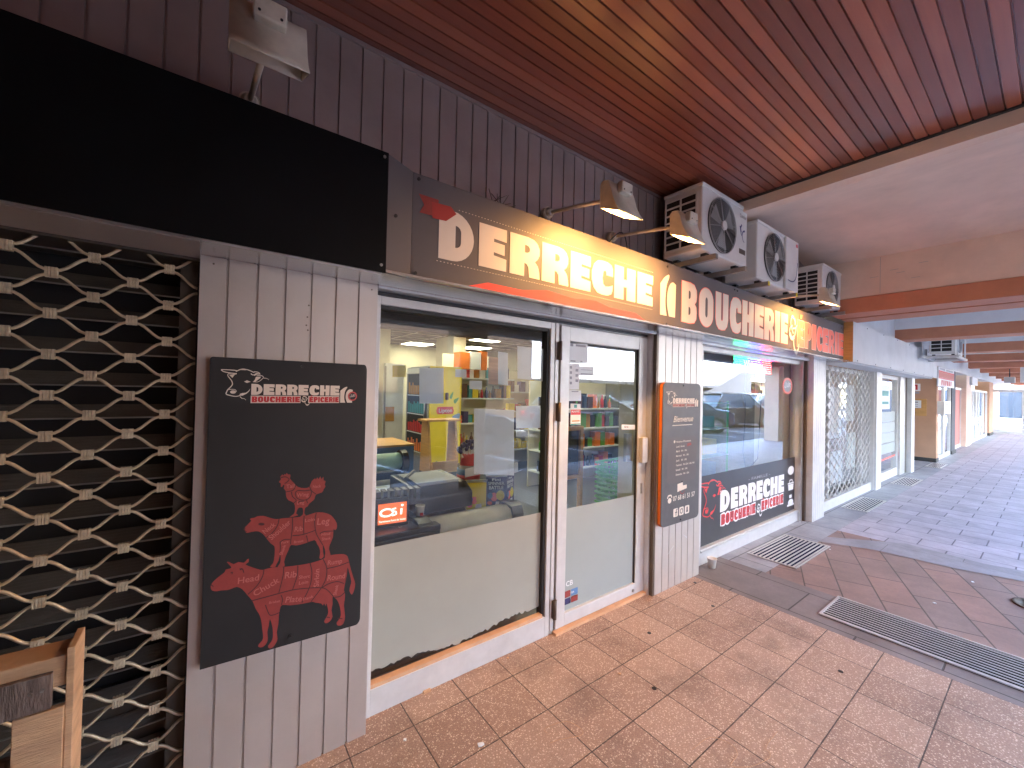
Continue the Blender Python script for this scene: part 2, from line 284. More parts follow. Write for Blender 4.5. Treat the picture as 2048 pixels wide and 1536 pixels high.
# ------------------------------------------------------------------ builders
def tag(o, label=None, cat=None, group=None, kind=None):
    if label: o['label'] = label
    if cat: o['category'] = cat
    if group: o['group'] = group
    if kind: o['kind'] = kind
    return o
def thing(name, label, cat, loc=(0, 0, 0), rz=0, group=None):
    o = bpy.data.objects.new(name, None); o.empty_display_size = .05; C.objects.link(o); o.location = loc; o.rotation_euler = (0, 0, rz)
    return tag(o, label, cat, group)
class MB:
    def __init__(s): s.bm = bmesh.new(); s.mi = 0
    def _f(s, vs, sm=False):
        try:
            f = s.bm.faces.new(vs); f.material_index = s.mi; f.smooth = sm; return f
        except ValueError: return None
    def box(s, x0, y0, z0, x1, y1, z1, bev=0):
        if x0 > x1: x0, x1 = x1, x0
        if y0 > y1: y0, y1 = y1, y0
        if z0 > z1: z0, z1 = z1, z0
        v = [s.bm.verts.new(p) for p in ((x0,y0,z0),(x1,y0,z0),(x1,y1,z0),(x0,y1,z0),(x0,y0,z1),(x1,y0,z1),(x1,y1,z1),(x0,y1,z1))]
        fs = [s._f([v[i] for i in q]) for q in ((0,3,2,1),(4,5,6,7),(0,1,5,4),(1,2,6,5),(2,3,7,6),(3,0,4,7))]
        if bev:
            es = set(e for f in fs for e in f.edges)
            r = bmesh.ops.bevel(s.bm, geom=list(es), offset=bev, segments=2, profile=.6, affect='EDGES')
            for f in r['faces']: f.material_index = s.mi; f.smooth = True
        return s
    def poly(s, pts): s._f([s.bm.verts.new(p) for p in pts]); return s
    def prism(s, pts, vec, sm=False):           # pts: closed planar loop, extruded along vec
        a = [s.bm.verts.new(p) for p in pts]; b = [s.bm.verts.new(Vector(p)+Vector(vec)) for p in pts]; n = len(a)
        s._f(list(reversed(a))); s._f(b)
        for i in range(n): s._f([a[i], a[(i+1) % n], b[(i+1) % n], b[i]], sm)
        return s
    def sheet(s, pts, vec, sm=False):           # open profile swept along vec
        a = [s.bm.verts.new(p) for p in pts]; b = [s.bm.verts.new(Vector(p)+Vector(vec)) for p in pts]
        for i in range(len(a)-1): s._f([a[i], a[i+1], b[i+1], b[i]], sm)
        return s
    def tube(s, pts, r, n=8, r1=None, closed=False):
        pts = [Vector(p) for p in pts]; rings = []; m = len(pts)
        up = Vector((0, 0, 1))
        for i, p in enumerate(pts):
            d = (pts[min(i+1, m-1)]-pts[max(i-1, 0)]).normalized()
            a = d.cross(up) if abs(d.z) < .95 else d.cross(Vector((1, 0, 0)))
            a.normalize(); b = d.cross(a).normalized()
            rr = r if r1 is None else r+(r1-r)*i/(m-1)
            rings.append([s.bm.verts.new(p+(a*math.cos(t)+b*math.sin(t))*rr) for t in [2*math.pi*k/n for k in range(n)]])
        for i in range(m-1):
            for k in range(n): s._f([rings[i][k], rings[i][(k+1) % n], rings[i+1][(k+1) % n], rings[i+1][k]], True)
        s._f(rings[0]); s._f(list(reversed(rings[-1]))); return s
    def lathe(s, prof, cx, cy, n=20, z0=0):
        rings = [[s.bm.verts.new((cx+r*math.cos(2*math.pi*k/n), cy+r*math.sin(2*math.pi*k/n), z0+z)) for k in range(n)] for r, z in prof]
        for i in range(len(rings)-1):
            for k in range(n): s._f([rings[i][k], rings[i][(k+1) % n], rings[i+1][(k+1) % n], rings[i+1][k]], True)
        s._f(list(reversed(rings[0]))); s._f(rings[-1]); return s
    def disc(s, cx, cy, cz, r, axis='y', t=.006, n=24):
        pts = []
        for k in range(n):
            a, b = r*math.cos(2*math.pi*k/n), r*math.sin(2*math.pi*k/n)
            pts.append((cx+a, cy, cz+b) if axis == 'y' else ((cx, cy+a, cz+b) if axis == 'x' else (cx+a, cy+b, cz)))
        v = {'y': (0, -t, 0), 'x': (-t, 0, 0), 'z': (0, 0, t)}[axis]
        return s.prism(pts, v)
    def build(s, name, mats, parent=None, loc=None, bev=0):
        me = bpy.data.meshes.new(name)
        bmesh.ops.recalc_face_normals(s.bm, faces=s.bm.faces)
        s.bm.to_mesh(me); s.bm.free()
        if not isinstance(mats, (list, tuple)): mats = [mats]
        for m in mats: me.materials.append(M[m] if isinstance(m, str) else m)
        o = bpy.data.objects.new(name, me); C.objects.link(o)
        if parent: o.parent = parent
        if loc: o.location = loc
        if bev:
            b = o.modifiers.new('bevel', 'BEVEL'); b.width = bev; b.segments = 2; b.limit_method = 'ANGLE'; b.harden_normals = False
        return o
def bx(name, m, x0, y0, z0, x1, y1, z1, parent=None, bev=0):
    return MB().box(x0, y0, z0, x1, y1, z1, bev).build(name, m, parent)
def copy_tree(o, parent=None):
    c = o.copy(); C.objects.link(c); c.parent = parent
    for ch in o.children: copy_tree(ch, c)
    return c
KIDS = {}
def clone(o, loc, label, rz=None):
    def rec(src, par):
        c = src.copy(); C.objects.link(c); c.parent = par
        for ch in [k for k in bpy.data.objects if k.parent == src]: rec(ch, c)
        return c
    c = rec(o, None); c.location = loc; c['label'] = label
    if rz is not None: c.rotation_euler = (0, 0, rz)
    return c

# flat artwork: contours (lists of (x, z)) filled into a sheet on the plane y
def art(name, groups, y, parent, lift=.0015, xf=None, plane='y'):
    """groups: list of (material, [contours]) -> one mesh, later groups a hair prouder"""
    me_all = MB(); mats = []
    for gi, (mname, cons) in enumerate(groups):
        mats.append(mname)
        for ci, comp in enumerate(cons):
            if not comp: continue
            if isinstance(comp[0][0], (int, float)): comp = [comp]
            cu = bpy.data.curves.new('tmp', 'CURVE'); cu.dimensions = '2D'; cu.fill_mode = 'BOTH'
            for c in comp:
                if len(c) < 3: continue
                sp = cu.splines.new('POLY'); sp.points.add(len(c)-1)
                for i, p in enumerate(c): sp.points[i].co = (p[0], p[1], 0, 1)
                sp.use_cyclic_u = True
            to = bpy.data.objects.new('tmp', cu); C.objects.link(to)
            me = bpy.data.meshes.new_from_object(to)
            put_mesh(me_all, me, gi, y-lift*(gi+1)-(ci % 8)*lift*.08, xf)
            bpy.data.objects.remove(to); bpy.data.curves.remove(cu); bpy.data.meshes.remove(me)
    return finish_art(me_all, name, mats, parent)
def put_mesh(mb, me, mi, y, xf):
    vs = []
    for v in me.vertices:
        x, z = v.co.x, v.co.y
        if xf: x, z = xf(x, z)
        vs.append(mb.bm.verts.new((x, y, z)))
    for pg in me.polygons:
        f = mb._f([vs[i] for i in pg.vertices])
        if f: f.material_index = mi
def finish_art(mb, name, mats, parent):
    for f in mb.bm.faces:
        f.normal_update()
        if f.normal.y > 0: f.normal_flip()
    me = bpy.data.meshes.new(name); mb.bm.to_mesh(me); mb.bm.free()
    for m in mats: me.materials.append(M[m])
    o = bpy.data.objects.new(name, me); C.objects.link(o)
    if parent: o.parent = parent
    return o
def words(name, items, y, parent, m, lift=.003, shear=0):
    """items: (text, x, z, height, width or None, rot) on plane y; text is anchored at its left baseline"""
    if len(items) > 1:
        for it in items: words(name, [it], y, parent, m, lift, shear)
        return None
    mb = MB()
    for it in items:
        s_, x, z, h, wd, rot = (list(it)+[None, 0])[:6] if len(it) < 6 else it
        fc = bpy.data.curves.new('tmp', 'FONT'); fc.body = s_; fc.size = 1; fc.offset = .012; fc.shear = shear; fc.resolution_u = 3
        to = bpy.data.objects.new('tmp', fc); C.objects.link(to)
        me = bpy.data.meshes.new_from_object(to)
        if len(me.vertices):
            xs = [v.co.x for v in me.vertices]; sx = h/.72 if not wd else wd/max(1e-4, max(xs)-min(xs)); sz = h/.72; x0 = min(xs)
            c_, s2 = math.cos(rot), math.sin(rot)
            def xf(a, b): 
                a = (a-x0)*sx; b = b*sz; return x+a*c_-b*s2, z+a*s2+b*c_
            put_mesh(mb, me, 0, y-lift, xf)
        bpy.data.objects.remove(to); bpy.data.curves.remove(fc); bpy.data.meshes.remove(me)
    return finish_art(mb, name, [m], parent)

def rr(x0, z0, x1, z1, rt=(0, 0), rb=(0, 0), lt=(0, 0), lb=(0, 0), n=7):
    p = []
    def arc(cx, cz, r, a0):
        if r[0] == 0: p.append((cx, cz)); return
        for i in range(n+1):
            a = R(a0+90*i/n); p.append((cx+r[0]*math.cos(a), cz+r[1]*math.sin(a)))
    arc(x1-rb[0], z0+rb[1], rb, -90); arc(x1-rt[0], z1-rt[1], rt, 0); arc(x0+lt[0], z1-lt[1], lt, 90); arc(x0+lb[0], z0+lb[1], lb, 180)
    return p
def smooth(pts, k=4, closed=True):
    o = []; n = len(pts)
    for i in range(n if closed else n-1):
        g = lambda j: pts[j % n] if closed else pts[max(0, min(n-1, j))]
        a, b, c, d = g(i-1), g(i), g(i+1), g(i+2)
        for t in [q/k for q in range(k)]:
            o.append(tuple(.5*((2*b[j])+(-a[j]+c[j])*t+(2*a[j]-5*b[j]+4*c[j]-d[j])*t*t+(-a[j]+3*b[j]-3*c[j]+d[j])*t**3) for j in (0, 1)))
    if not closed: o.append(pts[-1])
    return o
def stroke(pts, w, w1=None, k=3, sm=True, closed=False):
    """a ribbon contour of width w (tapering to w1) along pts"""
    if sm: pts = smooth(pts, k, closed)
    if closed: pts = pts+[pts[0]]
    n = len(pts); lft, rgt = [], []; w1 = w if w1 is None else w1
    for i, p in enumerate(pts):
        q0, q1 = pts[max(0, i-1)], pts[min(n-1, i+1)]
        if closed and i in (0, n-1): q0, q1 = pts[-2], pts[1]
        dx, dz = q1[0]-q0[0], q1[1]-q0[1]; l = math.hypot(dx, dz) or 1
        ww = (w+(w1-w)*i/(n-1))/2; lft.append((p[0]-dz/l*ww, p[1]+dx/l*ww)); rgt.append((p[0]+dz/l*ww, p[1]-dx/l*ww))
    if closed: return [[lft[:-1], rgt[:-1]]]
    return [lft+rgt[::-1]]
def ell(cx, cz, rx, rz, n=20): return [(cx+rx*math.cos(2*math.pi*i/n), cz+rz*math.sin(2*math.pi*i/n)) for i in range(n)]

G = {
 'D': [rr(0, 0, 1, 1, (.62, .5), (.62, .5)), rr(.46, .28, .62, .72, (.15, .12), (.15, .12))],
 'E': [[(0,0),(1,0),(1,.29),(.53,.325),(.53,.40),(.93,.37),(.93,.63),(.53,.645),(.53,.72),(1,.70),(1,1),(0,1)]],
 'R': [[(0,0),(.48,0),(.48,.34),(.56,.32),(.62,.25),(.65,.0),(1.02,0),(1.0,.17),(.95,.32),(.84,.42),(.94,.50),(1,.62),(1,.76),(.93,.89),(.8,.97),(.6,1),(0,1)], rr(.49, .60, .66, .79, (.12, .08), (.12, .08))],
 'C': [[(1,.60),(1,.82),(.93,.93),(.75,.99),(.52,1),(.27,.97),(.09,.84),(0,.62),(0,.38),(.09,.16),(.27,.03),(.52,0),(.75,.01),(.93,.07),(.99,.2),(1,.34),(.80,.28),(.64,.26),(.54,.32),(.5,.5),(.54,.69),(.62,.73),(.67,.70),(.68,.60)]],
 'H': [[(0,0),(.43,0),(.43,.39),(.58,.39),(.58,0),(1,0),(1,1),(.58,1),(.58,.62),(.43,.62),(.43,1),(0,1)]],
 'B': [[(0,0),(.55,0),(.85,.03),(.98,.13),(1,.3),(.97,.42),(.86,.5),(.97,.58),(1,.7),(.98,.85),(.82,.97),(.55,1),(0,1)], rr(.45, .20, .58, .40, (.1, .07), (.1, .07)), rr(.45, .60, .58, .80, (.1, .07), (.1, .07))],
 'O': [rr(0, 0, 1, 1, (.5, .32), (.5, .32), (.5, .32), (.5, .32)), rr(.43, .24, .6, .76, (.085, .1), (.085, .1), (.085, .1), (.085, .1))],
 'U': [[(0,1),(0,.3),(.08,.12),(.25,.02),(.5,0),(.75,.02),(.92,.12),(1,.3),(1,1),(.58,1),(.58,.3),(.54,.25),(.46,.25),(.42,.3),(.42,1)]],
 'I': [[(0,0),(1,0),(1,1),(0,1)]],
 'P': [[(0,0),(.5,0),(.5,.34),(.8,.36),(.97,.5),(1,.68),(.97,.86),(.8,.98),(.55,1),(0,1)], rr(.48, .56, .6, .8, (.1, .08), (.1, .08))],
}
G['É'] = G['E'] + [[(.35, 1.07), (.65, 1.07), (.80, 1.24), (.40, 1.24)]]
def glyphs(spec, z0, z1):
    return [[[(a+(b-a)*x, z0+(z1-z0)*z) for x, z in c] for c in G[ch]] for ch, a, b in spec]
def spread(text, x0, x1, gap=.12):
    wd = [(.42 if ch == 'I' else .0 if ch == ' ' else 1) for ch in text]; tot = sum(wd)+gap*(len(text)-1); u = (x1-x0)/tot; x = x0; o = []
    for ch, w_ in zip(text, wd):
        o.append((ch, x, x+w_*u)); x += (w_+gap)*u
    return o
def mapc(cs, f):
    if isinstance(cs, tuple) or (len(cs) == 2 and isinstance(cs[0], (int, float))): return f(*cs)
    return [mapc(c, f) for c in cs]

# cow-head / lettering logo, drawn in a 2048 x 727 sheet
COW = []
def _s(p, w, w1=None, closed=False): COW.extend(stroke(p, w, w1, 3, True, closed))
_s([(80,140),(160,140),(250,145),(268,155)], 10, 14); _s([(80,142),(110,165),(180,180),(262,188)], 10, 14)
_s([(250,160),(290,135),(335,122),(390,130),(440,150),(470,165)], 12, 10); COW.append([(300,135),(335,118),(395,128),(360,136)])
_s([(430,178),(440,192),(470,196),(495,175),(540,182),(515,158),(465,152)], 12, 10)
_s([(470,205),(505,185),(545,185)], 12, 6)
_s([(500,208),(550,200),(585,222),(560,258),(515,290),(455,290)], 10, 6); COW.append([(490,222),(552,216),(545,238),(505,272),(485,290),(460,288),(482,255)])
_s([(590,235),(625,238),(655,255)], 9, 3)
_s([(165,190),(158,215),(180,250),(205,285),(215,330),(190,372),(165,400)], 8, 14); COW.append([(172,205),(245,190),(212,245)]); _s([(165,190),(205,186),(250,196)], 7, 7)
_s([(165,400),(152,430),(148,462),(200,480),(255,490),(300,480),(315,455),(350,455)], 14, 8)
COW.append(ell(225,432,34,22)); _s([(165,402),(210,396),(250,402),(265,428)], 9, 7)
COW.append([(428,380),(415,420),(385,452),(340,478),(305,480),(330,445),(375,440),(402,420)])
_s([(308,490),(330,515),(360,520),(380,540)], 10, 4)
COW.append([(350,290),(385,272),(430,290),(385,308)])
BLADE = [smooth([(1650,395),(1700,352),(1750,330),(1752,350),(1725,395),(1712,470),(1716,530),(1732,575)], 3, False)+[(1652,575)],
         smooth([(1842,378),(1800,368),(1762,390),(1738,440),(1736,510),(1760,575)], 3, False)+[(1836,575)]]
AMP = []
for p, w_, w2 in (([(0.85,.62),(.80,.80),(.55,.97),(.35,.88),(.25,.66),(.42,.40),(.62,.22)], 7, 5),
                  ([(.62,.92),(.45,.97),(.32,.90)], 12, 6), ([(.75,.90),(.85,.78),(.86,.62)], 10, 4),
                  ([(.50,.56),(.28,.50),(.10,.34),(.14,.12),(.42,.0),(.74,.10),(.90,.32),(1.0,.56),(1.12,.62)], 5, 5),
                  ([(.14,.20),(.30,.03),(.50,.0),(.72,.08)], 14, 12), ([(.50,.44),(.68,.46),(.92,.50)], 5, 4),
                  ([(.62,.0),(.72,-.35),(.95,-.62),(1.25,-.55),(1.42,-.18)], 5, 5), ([(.85,-.50),(1.05,-.62),(1.28,-.48)], 14, 10)):
    AMP.append((p, w_, w2))
def amp(x0, z0, wd, h):
    o = []
    for p, a, b in AMP: o += stroke([(x0+q[0]*wd, z0+q[1]*h) for q in p], a*wd/60, b*wd/60, 4)
    return o

def logo(parent, y, x0, z1, k, kz, name='logo_print', cow='cream_ink', word='cream_ink', sub='red_ink', edge='cream_ink', blade=True, badge=True):
    f = lambda a, b: (x0+(a-80)*k, z1-(b-118)*kz)
    g = lambda cs: mapc(cs, f)
    W1 = glyphs(spread('DERRECHE', 440, 1640, .10), 468, 318)
    B1 = glyphs(spread('BOUCHERIE', 450, 1070, .12), 568, 488); B2 = glyphs(spread('ÉPICERIE', 1200, 1632, .12), 568, 490)
    gr = []
    edgec = []
    for L_ in B1+B2: edgec += stroke(L_[0], 20, None, 1, False, True)
    gr.append((edge, mapc([[(436,478),(1080,478),(1080,580),(436,580)], [(1186,478),(1640,478),(1640,580),(1186,580)]], f)) if word != 'white_ink' else (edge, g(edgec)))
    gr.append((word, g(W1))); gr.append((sub, g(B1+B2))); gr.append((cow, g(COW)))
    gr.append((edge, mapc(amp(1085, -560, 85, 80), lambda a, b: f(a, -b))))
    if blade: gr.append((word, g(BLADE)))
    o = art(name, gr, y, parent, .0005)
    if badge:
        halal_badge(parent, y-.004, *f(1840, 475), 72*k, 72*kz)
    return o
def halal_badge(parent, y, cx, cz, rx, rz, ring='red_ink', mid='black', ink='cream_ink'):
    sc = lambda p: (cx+p[0]*rx, cz+p[1]*rz)
    sq = []
    for p in ([(.62,.22),(.45,.30),(.28,.20),(.42,-.02),(.58,-.10)], [(.22,.45),(.20,.0),(.05,-.14),(-.02,.02)], [(-.08,.35),(-.10,-.05),(-.25,-.16)], [(-.32,.42),(-.34,-.1),(-.5,-.2),(-.6,-.02)]):
        sq += mapc(stroke(p, .09, .06, 3), lambda a, b: sc((a, b)))
    dots = [ell(cx+rx*.84*math.cos(t), cz+rz*.84*math.sin(t), rx*.045, rz*.045, 6) for t in [2*math.pi*i/22 for i in range(22)]]
    return art('halal_badge', [(ring, [ell(cx, cz, rx, rz, 28)]), (mid, [ell(cx, cz, rx*.72, rz*.72, 28)]), (ink, sq+dots)], y, parent, .0005)


# ================================================================== THE SETTING
def struct(name, mb, m): return tag(mb.build(name, m), kind='structure')
GY = 2.0          # plane of the shop window frames
CLY = 1.9         # face of the aluminium cladding
XW = 3.41         # end of the wooden ceiling
struct('ground', MB().poly([(-60,-90,-.02),(140,-90,-.02),(140,60,-.02),(-60,60,-.02)]), M['tarmac'])
struct('terrazzo_floor', MB().poly([(-6,-2.2,0),(3.46,-2.2,0),(3.46,2.2,0),(-6,2.2,0)]), M['terrazzo'])
struct('slate_pavement', MB().poly([(4.08,-2.2,.0),(6.10,-2.2,.0),(6.1,1.57,.0),(4.08,1.57,.0)]), M['slate1'])
struct('violet_pavement', MB().poly([(6.10,-2.2,.0),(60,-2.2,0),(60,1.57,0),(6.1,1.57,0)]), M['slate2'])
struct('slate_gutter_strip', MB().poly([(4.08,1.57,.001),(60,1.57,.001),(60,3.6,.001),(4.08,3.6,.001)]), M['slate3'])
struct('stone_border', MB().poly([(3.46,-2.2,.0),(3.64,-2.2,0),(3.64,1.95,0),(3.46,1.95,0)]), M['slate4'])
struct('stone_slabs', MB().poly([(3.64,1.044,.0),(4.08,1.044,0),(4.08,2.0,0),(3.64,2.0,0)]), M['slate4'])
struct('pale_stone_strip', MB().poly([(5.44,1.57,.004),(5.66,1.14,.004),(5.71,.6,.004),(5.84,.17,.004),(6.05,-2.2,.004),(6.36,-2.2,.004),(6.2,.18,.004),(6.13,.42,.004),(6.2,1.0,.004),(5.70,1.57,.004)]), M['slate5'])
struct('kerb_step', MB().box(-6, -2.5, -.12, 60, -2.2, .0), M['slate5'])
struct('road', MB().poly([(-60,-13,-.012),(140,-13,-.012),(140,-2.6,-.012),(-60,-2.6,-.012)]), M['tarmac'])
mk = MB()
for i in range(18): mk.poly([(2+i*2.6,-8.4,-.008),(2.1+i*2.6,-8.4,-.008),(3.1+i*2.6,-3.2,-.008),(3.0+i*2.6,-3.2,-.008)])
mk.poly([(-20,-8.5,-.008),(60,-8.5,-.008),(60,-8.4,-.008),(-20,-8.4,-.008)])
struct('road_markings', mk, M['white_ink'])

# ---- the arcade building
BLD = thing('arcade_building', 'long shopping arcade with silver cladding, red wooden ceiling and terracotta beams', 'building')
def grooved(x0, x1, gs, z0, z1, y, g=.0045, d=.010):
    pts = [(x0, y+.03, z0), (x0, y, z0)]
    for q in gs:
        if x0+.02 < q < x1-.02: pts += [(q-g, y, z0), (q-g*.6, y+d, z0), (q+g*.6, y+d, z0), (q+g, y, z0)]
    pts += [(x1, y, z0), (x1, y+.03, z0)]
    return MB().sheet(pts, (0, 0, z1-z0))
gr0 = [.0535+.0976*k for k in range(-40, 120)]
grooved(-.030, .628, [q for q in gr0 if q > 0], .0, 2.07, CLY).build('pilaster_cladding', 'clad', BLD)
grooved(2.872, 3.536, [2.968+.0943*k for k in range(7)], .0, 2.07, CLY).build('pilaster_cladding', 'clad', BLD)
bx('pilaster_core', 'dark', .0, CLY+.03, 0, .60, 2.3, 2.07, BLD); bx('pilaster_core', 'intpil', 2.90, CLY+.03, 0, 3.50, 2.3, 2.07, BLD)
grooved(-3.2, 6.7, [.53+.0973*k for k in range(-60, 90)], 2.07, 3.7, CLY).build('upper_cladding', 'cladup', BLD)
# soffit under the sign boards and edge bead at the ceiling
so_ = MB().box(-3.2, 1.66, 2.072, 6.7, CLY-.001, 2.082); so_.build('sign_soffit', 'soffit', BLD)
bx('ceiling_bead', 'cladup', -3.2, CLY-.012, 3.140, XW, CLY-.001, 3.158, BLD)
# wooden ceiling boards
wc = MB(); p = .05815; y = 1.9
pts = [(-3.2, CLY+.02, 3.16)]
yy = .171
ys = sorted([.171+p*k for k in range(-33, 31)], reverse=True)
for q in ys:
    if q < CLY-.01: pts += [(-3.2, q+.0042, 3.16), (-3.2, q+.002, 3.170), (-3.2, q-.002, 3.170), (-3.2, q-.0042, 3.16)]
pts.append((-3.2, -1.8, 3.16))
wc.sheet(pts, (XW+3.2-.02, 0, 0)); wc.build('wooden_ceiling', 'wood', BLD)
bx('ceiling_end_trim', 'plinth', XW-.025, -1.8, 3.150, XW-.002, CLY, 3.18, BLD)
bx('ceiling_end_fascia', 'cream', XW, -1.8, 3.068, XW+.10, CLY, 3.20, BLD)
# first vault
n = 18; pts = []
for i in range(n+1):
    t = i/n; x = XW+.1+(6.055-XW-.1)*t; z = 3.07+.13*t+.20*math.sin(math.pi*t)
    pts.append((x, -1.8, z))
v1 = MB().sheet(pts, (0, 3.75, 0), True); v1.build('vault', 'cream', BLD)
bx('crossbeam_fascia', 'cream', 6.055, -1.8, 2.765, 6.30, 1.95, 3.2, BLD)
BX = [9.36, 12.50, 15.55, 18.9, 22.1, 25.3, 28.4, 31.5, 34.7, 37.9, 41.1]
def beam(x0, x1):
    b = MB(); b.box(x0, -1.75, 2.585, x1, 1.66, 2.76); return b
o = beam(6.04, 6.40).build('crossbeam', ['beam'], BLD); o = beam(6.47, 6.86).build('crossbeam', ['beam'], BLD)
bx('expansion_joint', 'plinth', 6.40, -1.7, 2.63, 6.47, 1.66, 2.75, BLD)
prev = 6.86
for x in BX:
    beam(x, x+.47).build('crossbeam', ['beam'], BLD)
    pts = []
    for i in range(21):
        t = math.pi*i/20; pts.append(((prev+x)/2-(x-prev)/2*math.cos(t), -1.8, 2.76+.62*math.sin(t)**.8))
    MB().sheet(pts, (0, 3.5, 0), True).build('vault', 'whitepaint', BLD)
    prev = x+.47
# street side: spandrel beam over the arcade opening and columns
bx('street_spandrel', 'whitepaint', -6, -2.2, 2.58, 42, -1.8, 5.5, BLD)
for x in (3.3, 9.7, 15.95, 22.3, 28.6): bx('street_column', 'cream', x, -2.2, 0, x+.5, -1.75, 2.58, BLD)
bx('added_end_wall', 'cream', -3.4, -2.2, 0, -3.2, 2.4, 3.6, BLD)  # unseen wall, added to keep the left end dark
bx('added_street_wall', 'cream', -3.2, -2.2, 0, .9, -1.8, 2.58, BLD)  # unseen wall, added to hold daylight off the left end
bx('upper_storey', 'cream', -6, -1.8, 3.75, 42, 12, 7.5, BLD)
# walls over the further shops
bx('tympanum_wall', 'whitepaint', 6.75, 1.66, 2.05, 12.86, 1.95, 3.6, BLD)
bx('side_wall', 'whitepaint', 12.86, 1.82, 2.44, 42, 2.1, 3.6, BLD)
# ---- shop interior shell (part of the building)
bx('shop_floor', 'intfloor', -3, 2.1, -.015, 6.3, 9.6, .0, BLD)
bx('shop_back_wall', 'intwall', -3, 9.6, 0, 6.5, 9.75, 2.8, BLD)
bx('shop_side_wall', 'intwall', -3.1, 2.3, 0, -3, 9.6, 2.8, BLD)
bx('shop_side_wall', 'olive', 6.28, 2.13, 0, 6.40, 9.6, 2.8, BLD)
bx('partition_wall', 'dark', .0, 2.14, 0, .60, 2.4, 2.5, BLD)
bx('shop_ceiling', 'intceil', -3, 2.42, 2.62, 6.3, 9.6, 2.70, BLD)
gm = MB()
for k in range(16): gm.box(-3, 2.5+.6*k-.012, 2.612, 6.28, 2.5+.6*k+.012, 2.6195)
gm.build('ceiling_grid', 'grid', BLD); gm = MB()
for k in range(16): gm.box(-2.9+.6*k-.012, 2.45, 2.608, -2.9+.6*k+.012, 9.58, 2.6115)
gm.build('ceiling_grid', 'grid', BLD)
bx('shop_bulkhead', 'slat', .6, 2.36, 1.945, 6.28, 2.42, 2.70, BLD)
bx('shop_lintel', 'dark', .6, 2.10, 2.07, 6.28, 2.36, 2.70, BLD)
mb = MB()
for k in range(9): mb.box(.62, 2.352, 1.955+k*.026, 2.86, 2.3595, 1.973+k*.026)
mb.build('shutter_box_slats', 'slat', BLD)
bx('pillar', 'intpil', 3.81, 7.0, 0, 4.08, 7.75, 2.62, BLD)
bx('pillar', 'intpil', 2.35, 7.0, 0, 2.56, 7.6, 2.62, BLD)
bx('shop_inner_return', 'intwall', 6.06, 2.16, 0, 6.28, 2.5, 2.6, BLD)
cl0 = None
for i, (x, y) in enumerate([(1.8, 4.3), (3.4, 4.3), (5.2, 4.3), (1.55, 6.1), (3.6, 6.4), (2.5, 8.0), (4.6, 7.0), (.3, 4.6), (5.3, 8.6), (3.9, 8.9)]):
    if cl0 is None:
        cl0 = thing('ceiling_light', 'x', 'light', (x, y, 2.60), 0, 'light panels in the shop ceiling')
        bx('light_frame', 'white_ink', -.31, -.31, -.004, .31, .31, .006, cl0); bx('diffuser', 'panel', -.28, -.28, -.010, .28, .28, -.0045, cl0); o = cl0
    else: o = clone(cl0, (x, y, 2.60), '')
    o['label'] = 'square lit panel in the dark tiled ceiling inside the butcher shop'

# ---- shopfront 1 : large window
def frame_box(mb, x0, x1, z0, z1, wl, wr, wt, wb, y0=1.985, y1=2.055):
    mb.box(x0, y0, z0, x0+wl, y1, z1); mb.box(x1-wr, y0, z0, x1, y1, z1)
    mb.box(x0+wl, y0+.001, z1-wt, x1-wr, y1, z1); mb.box(x0+wl, y0+.001, z0, x1-wr, y1, z0+wb)
W1 = thing('shop_window', 'tall white framed shop window with frosted lower half left of the glass door', 'window', (0, 0, 0))
mb = MB(); frame_box(mb, .634, 1.832, .0, 2.045, .040, .036, .042, .128); mb.build('frame', 'frame', W1, bev=.002)
mb = MB(); mb.box(1.796-.018, 2.0, .13, 1.7955, 2.05, 2.002); mb.box(.675, 2.0, 1.985, 1.777, 2.05, 2.0025); mb.build('gasket', 'plinth', W1)
bx('sill_strip', 'sill', .675, 1.990, .1285, 1.778, 2.028, .148, W1)
MB().poly([(.674, 2.03, .128), (1.78, 2.03, .128), (1.78, 2.03, 2.0), (.674, 2.03, 2.0)]).build('pane', 'glass', W1)
fp = [(.676, .802), (1.778, .797), (1.778, .19)]
random.seed(3)
for i in range(70):
    t = i/69; fp.append((1.775-1.097*t, .172+.016*math.sin(t*9)+.03*max(0, .06-t)*8+.024*max(0, t-.93)*8+random.uniform(-.008, .008)*(1.3 if .1 < t < .9 else .5)))
mb = MB(); me = art('frosted_film', [('film', [fp])], 2.029, W1, .001)
# ---- door
DR = thing('shop_door', 'white framed glass door with frosted lower half and three brown hinges', 'door')
mb = MB(); frame_box(mb, 1.842, 2.868, 0, 2.062, .030, .030, .022, .0, 1.988, 2.06); 
mb.build('door_frame', 'frame', DR, bev=.002)
mb = MB(); frame_box(mb, 1.881, 2.832, .022, 2.034, .083, .104, .098, .082, 1.976, 2.02); mb.build('leaf', 'frame', DR, bev=.003)
bx('threshold', 'sill', 1.86, 1.945, .0, 2.85, 1.985, .018, DR)
MB().poly([(1.963, 2.0, .10), (2.73, 2.0, .10), (2.73, 2.0, 1.94), (1.963, 2.0, 1.94)]).build('pane', 'glass', DR)
art('frosted_film', [('film2', [[(1.964, .106), (2.727, .106), (2.727, .79), (1.964, .797)]])], 1.998, DR, .001)
bx('gasket', 'plinth', 2.722, 1.984, .105, 2.7275, 1.999, 1.935, DR)
for z in (1.80, 1.395, .10):
    h = MB().tube([(1.866, 1.968, z), (1.866, 1.968, z+.125)], .0125, 10).box(1.852, 1.972, z+.004, 1.882, 1.984, z+.12).build('hinge', 'aludark', DR)
bx('handle_plate', 'frame', 2.742, 1.940, 1.045, 2.812, 1.975, 1.245, DR, .006)
bx('lock', 'steel', 2.775, 1.969, .80, 2.79, 1.9755, .88, DR)
MB().disc(2.70, 1.9755, .055, .012).build('lock_cylinder', 'steel', DR)
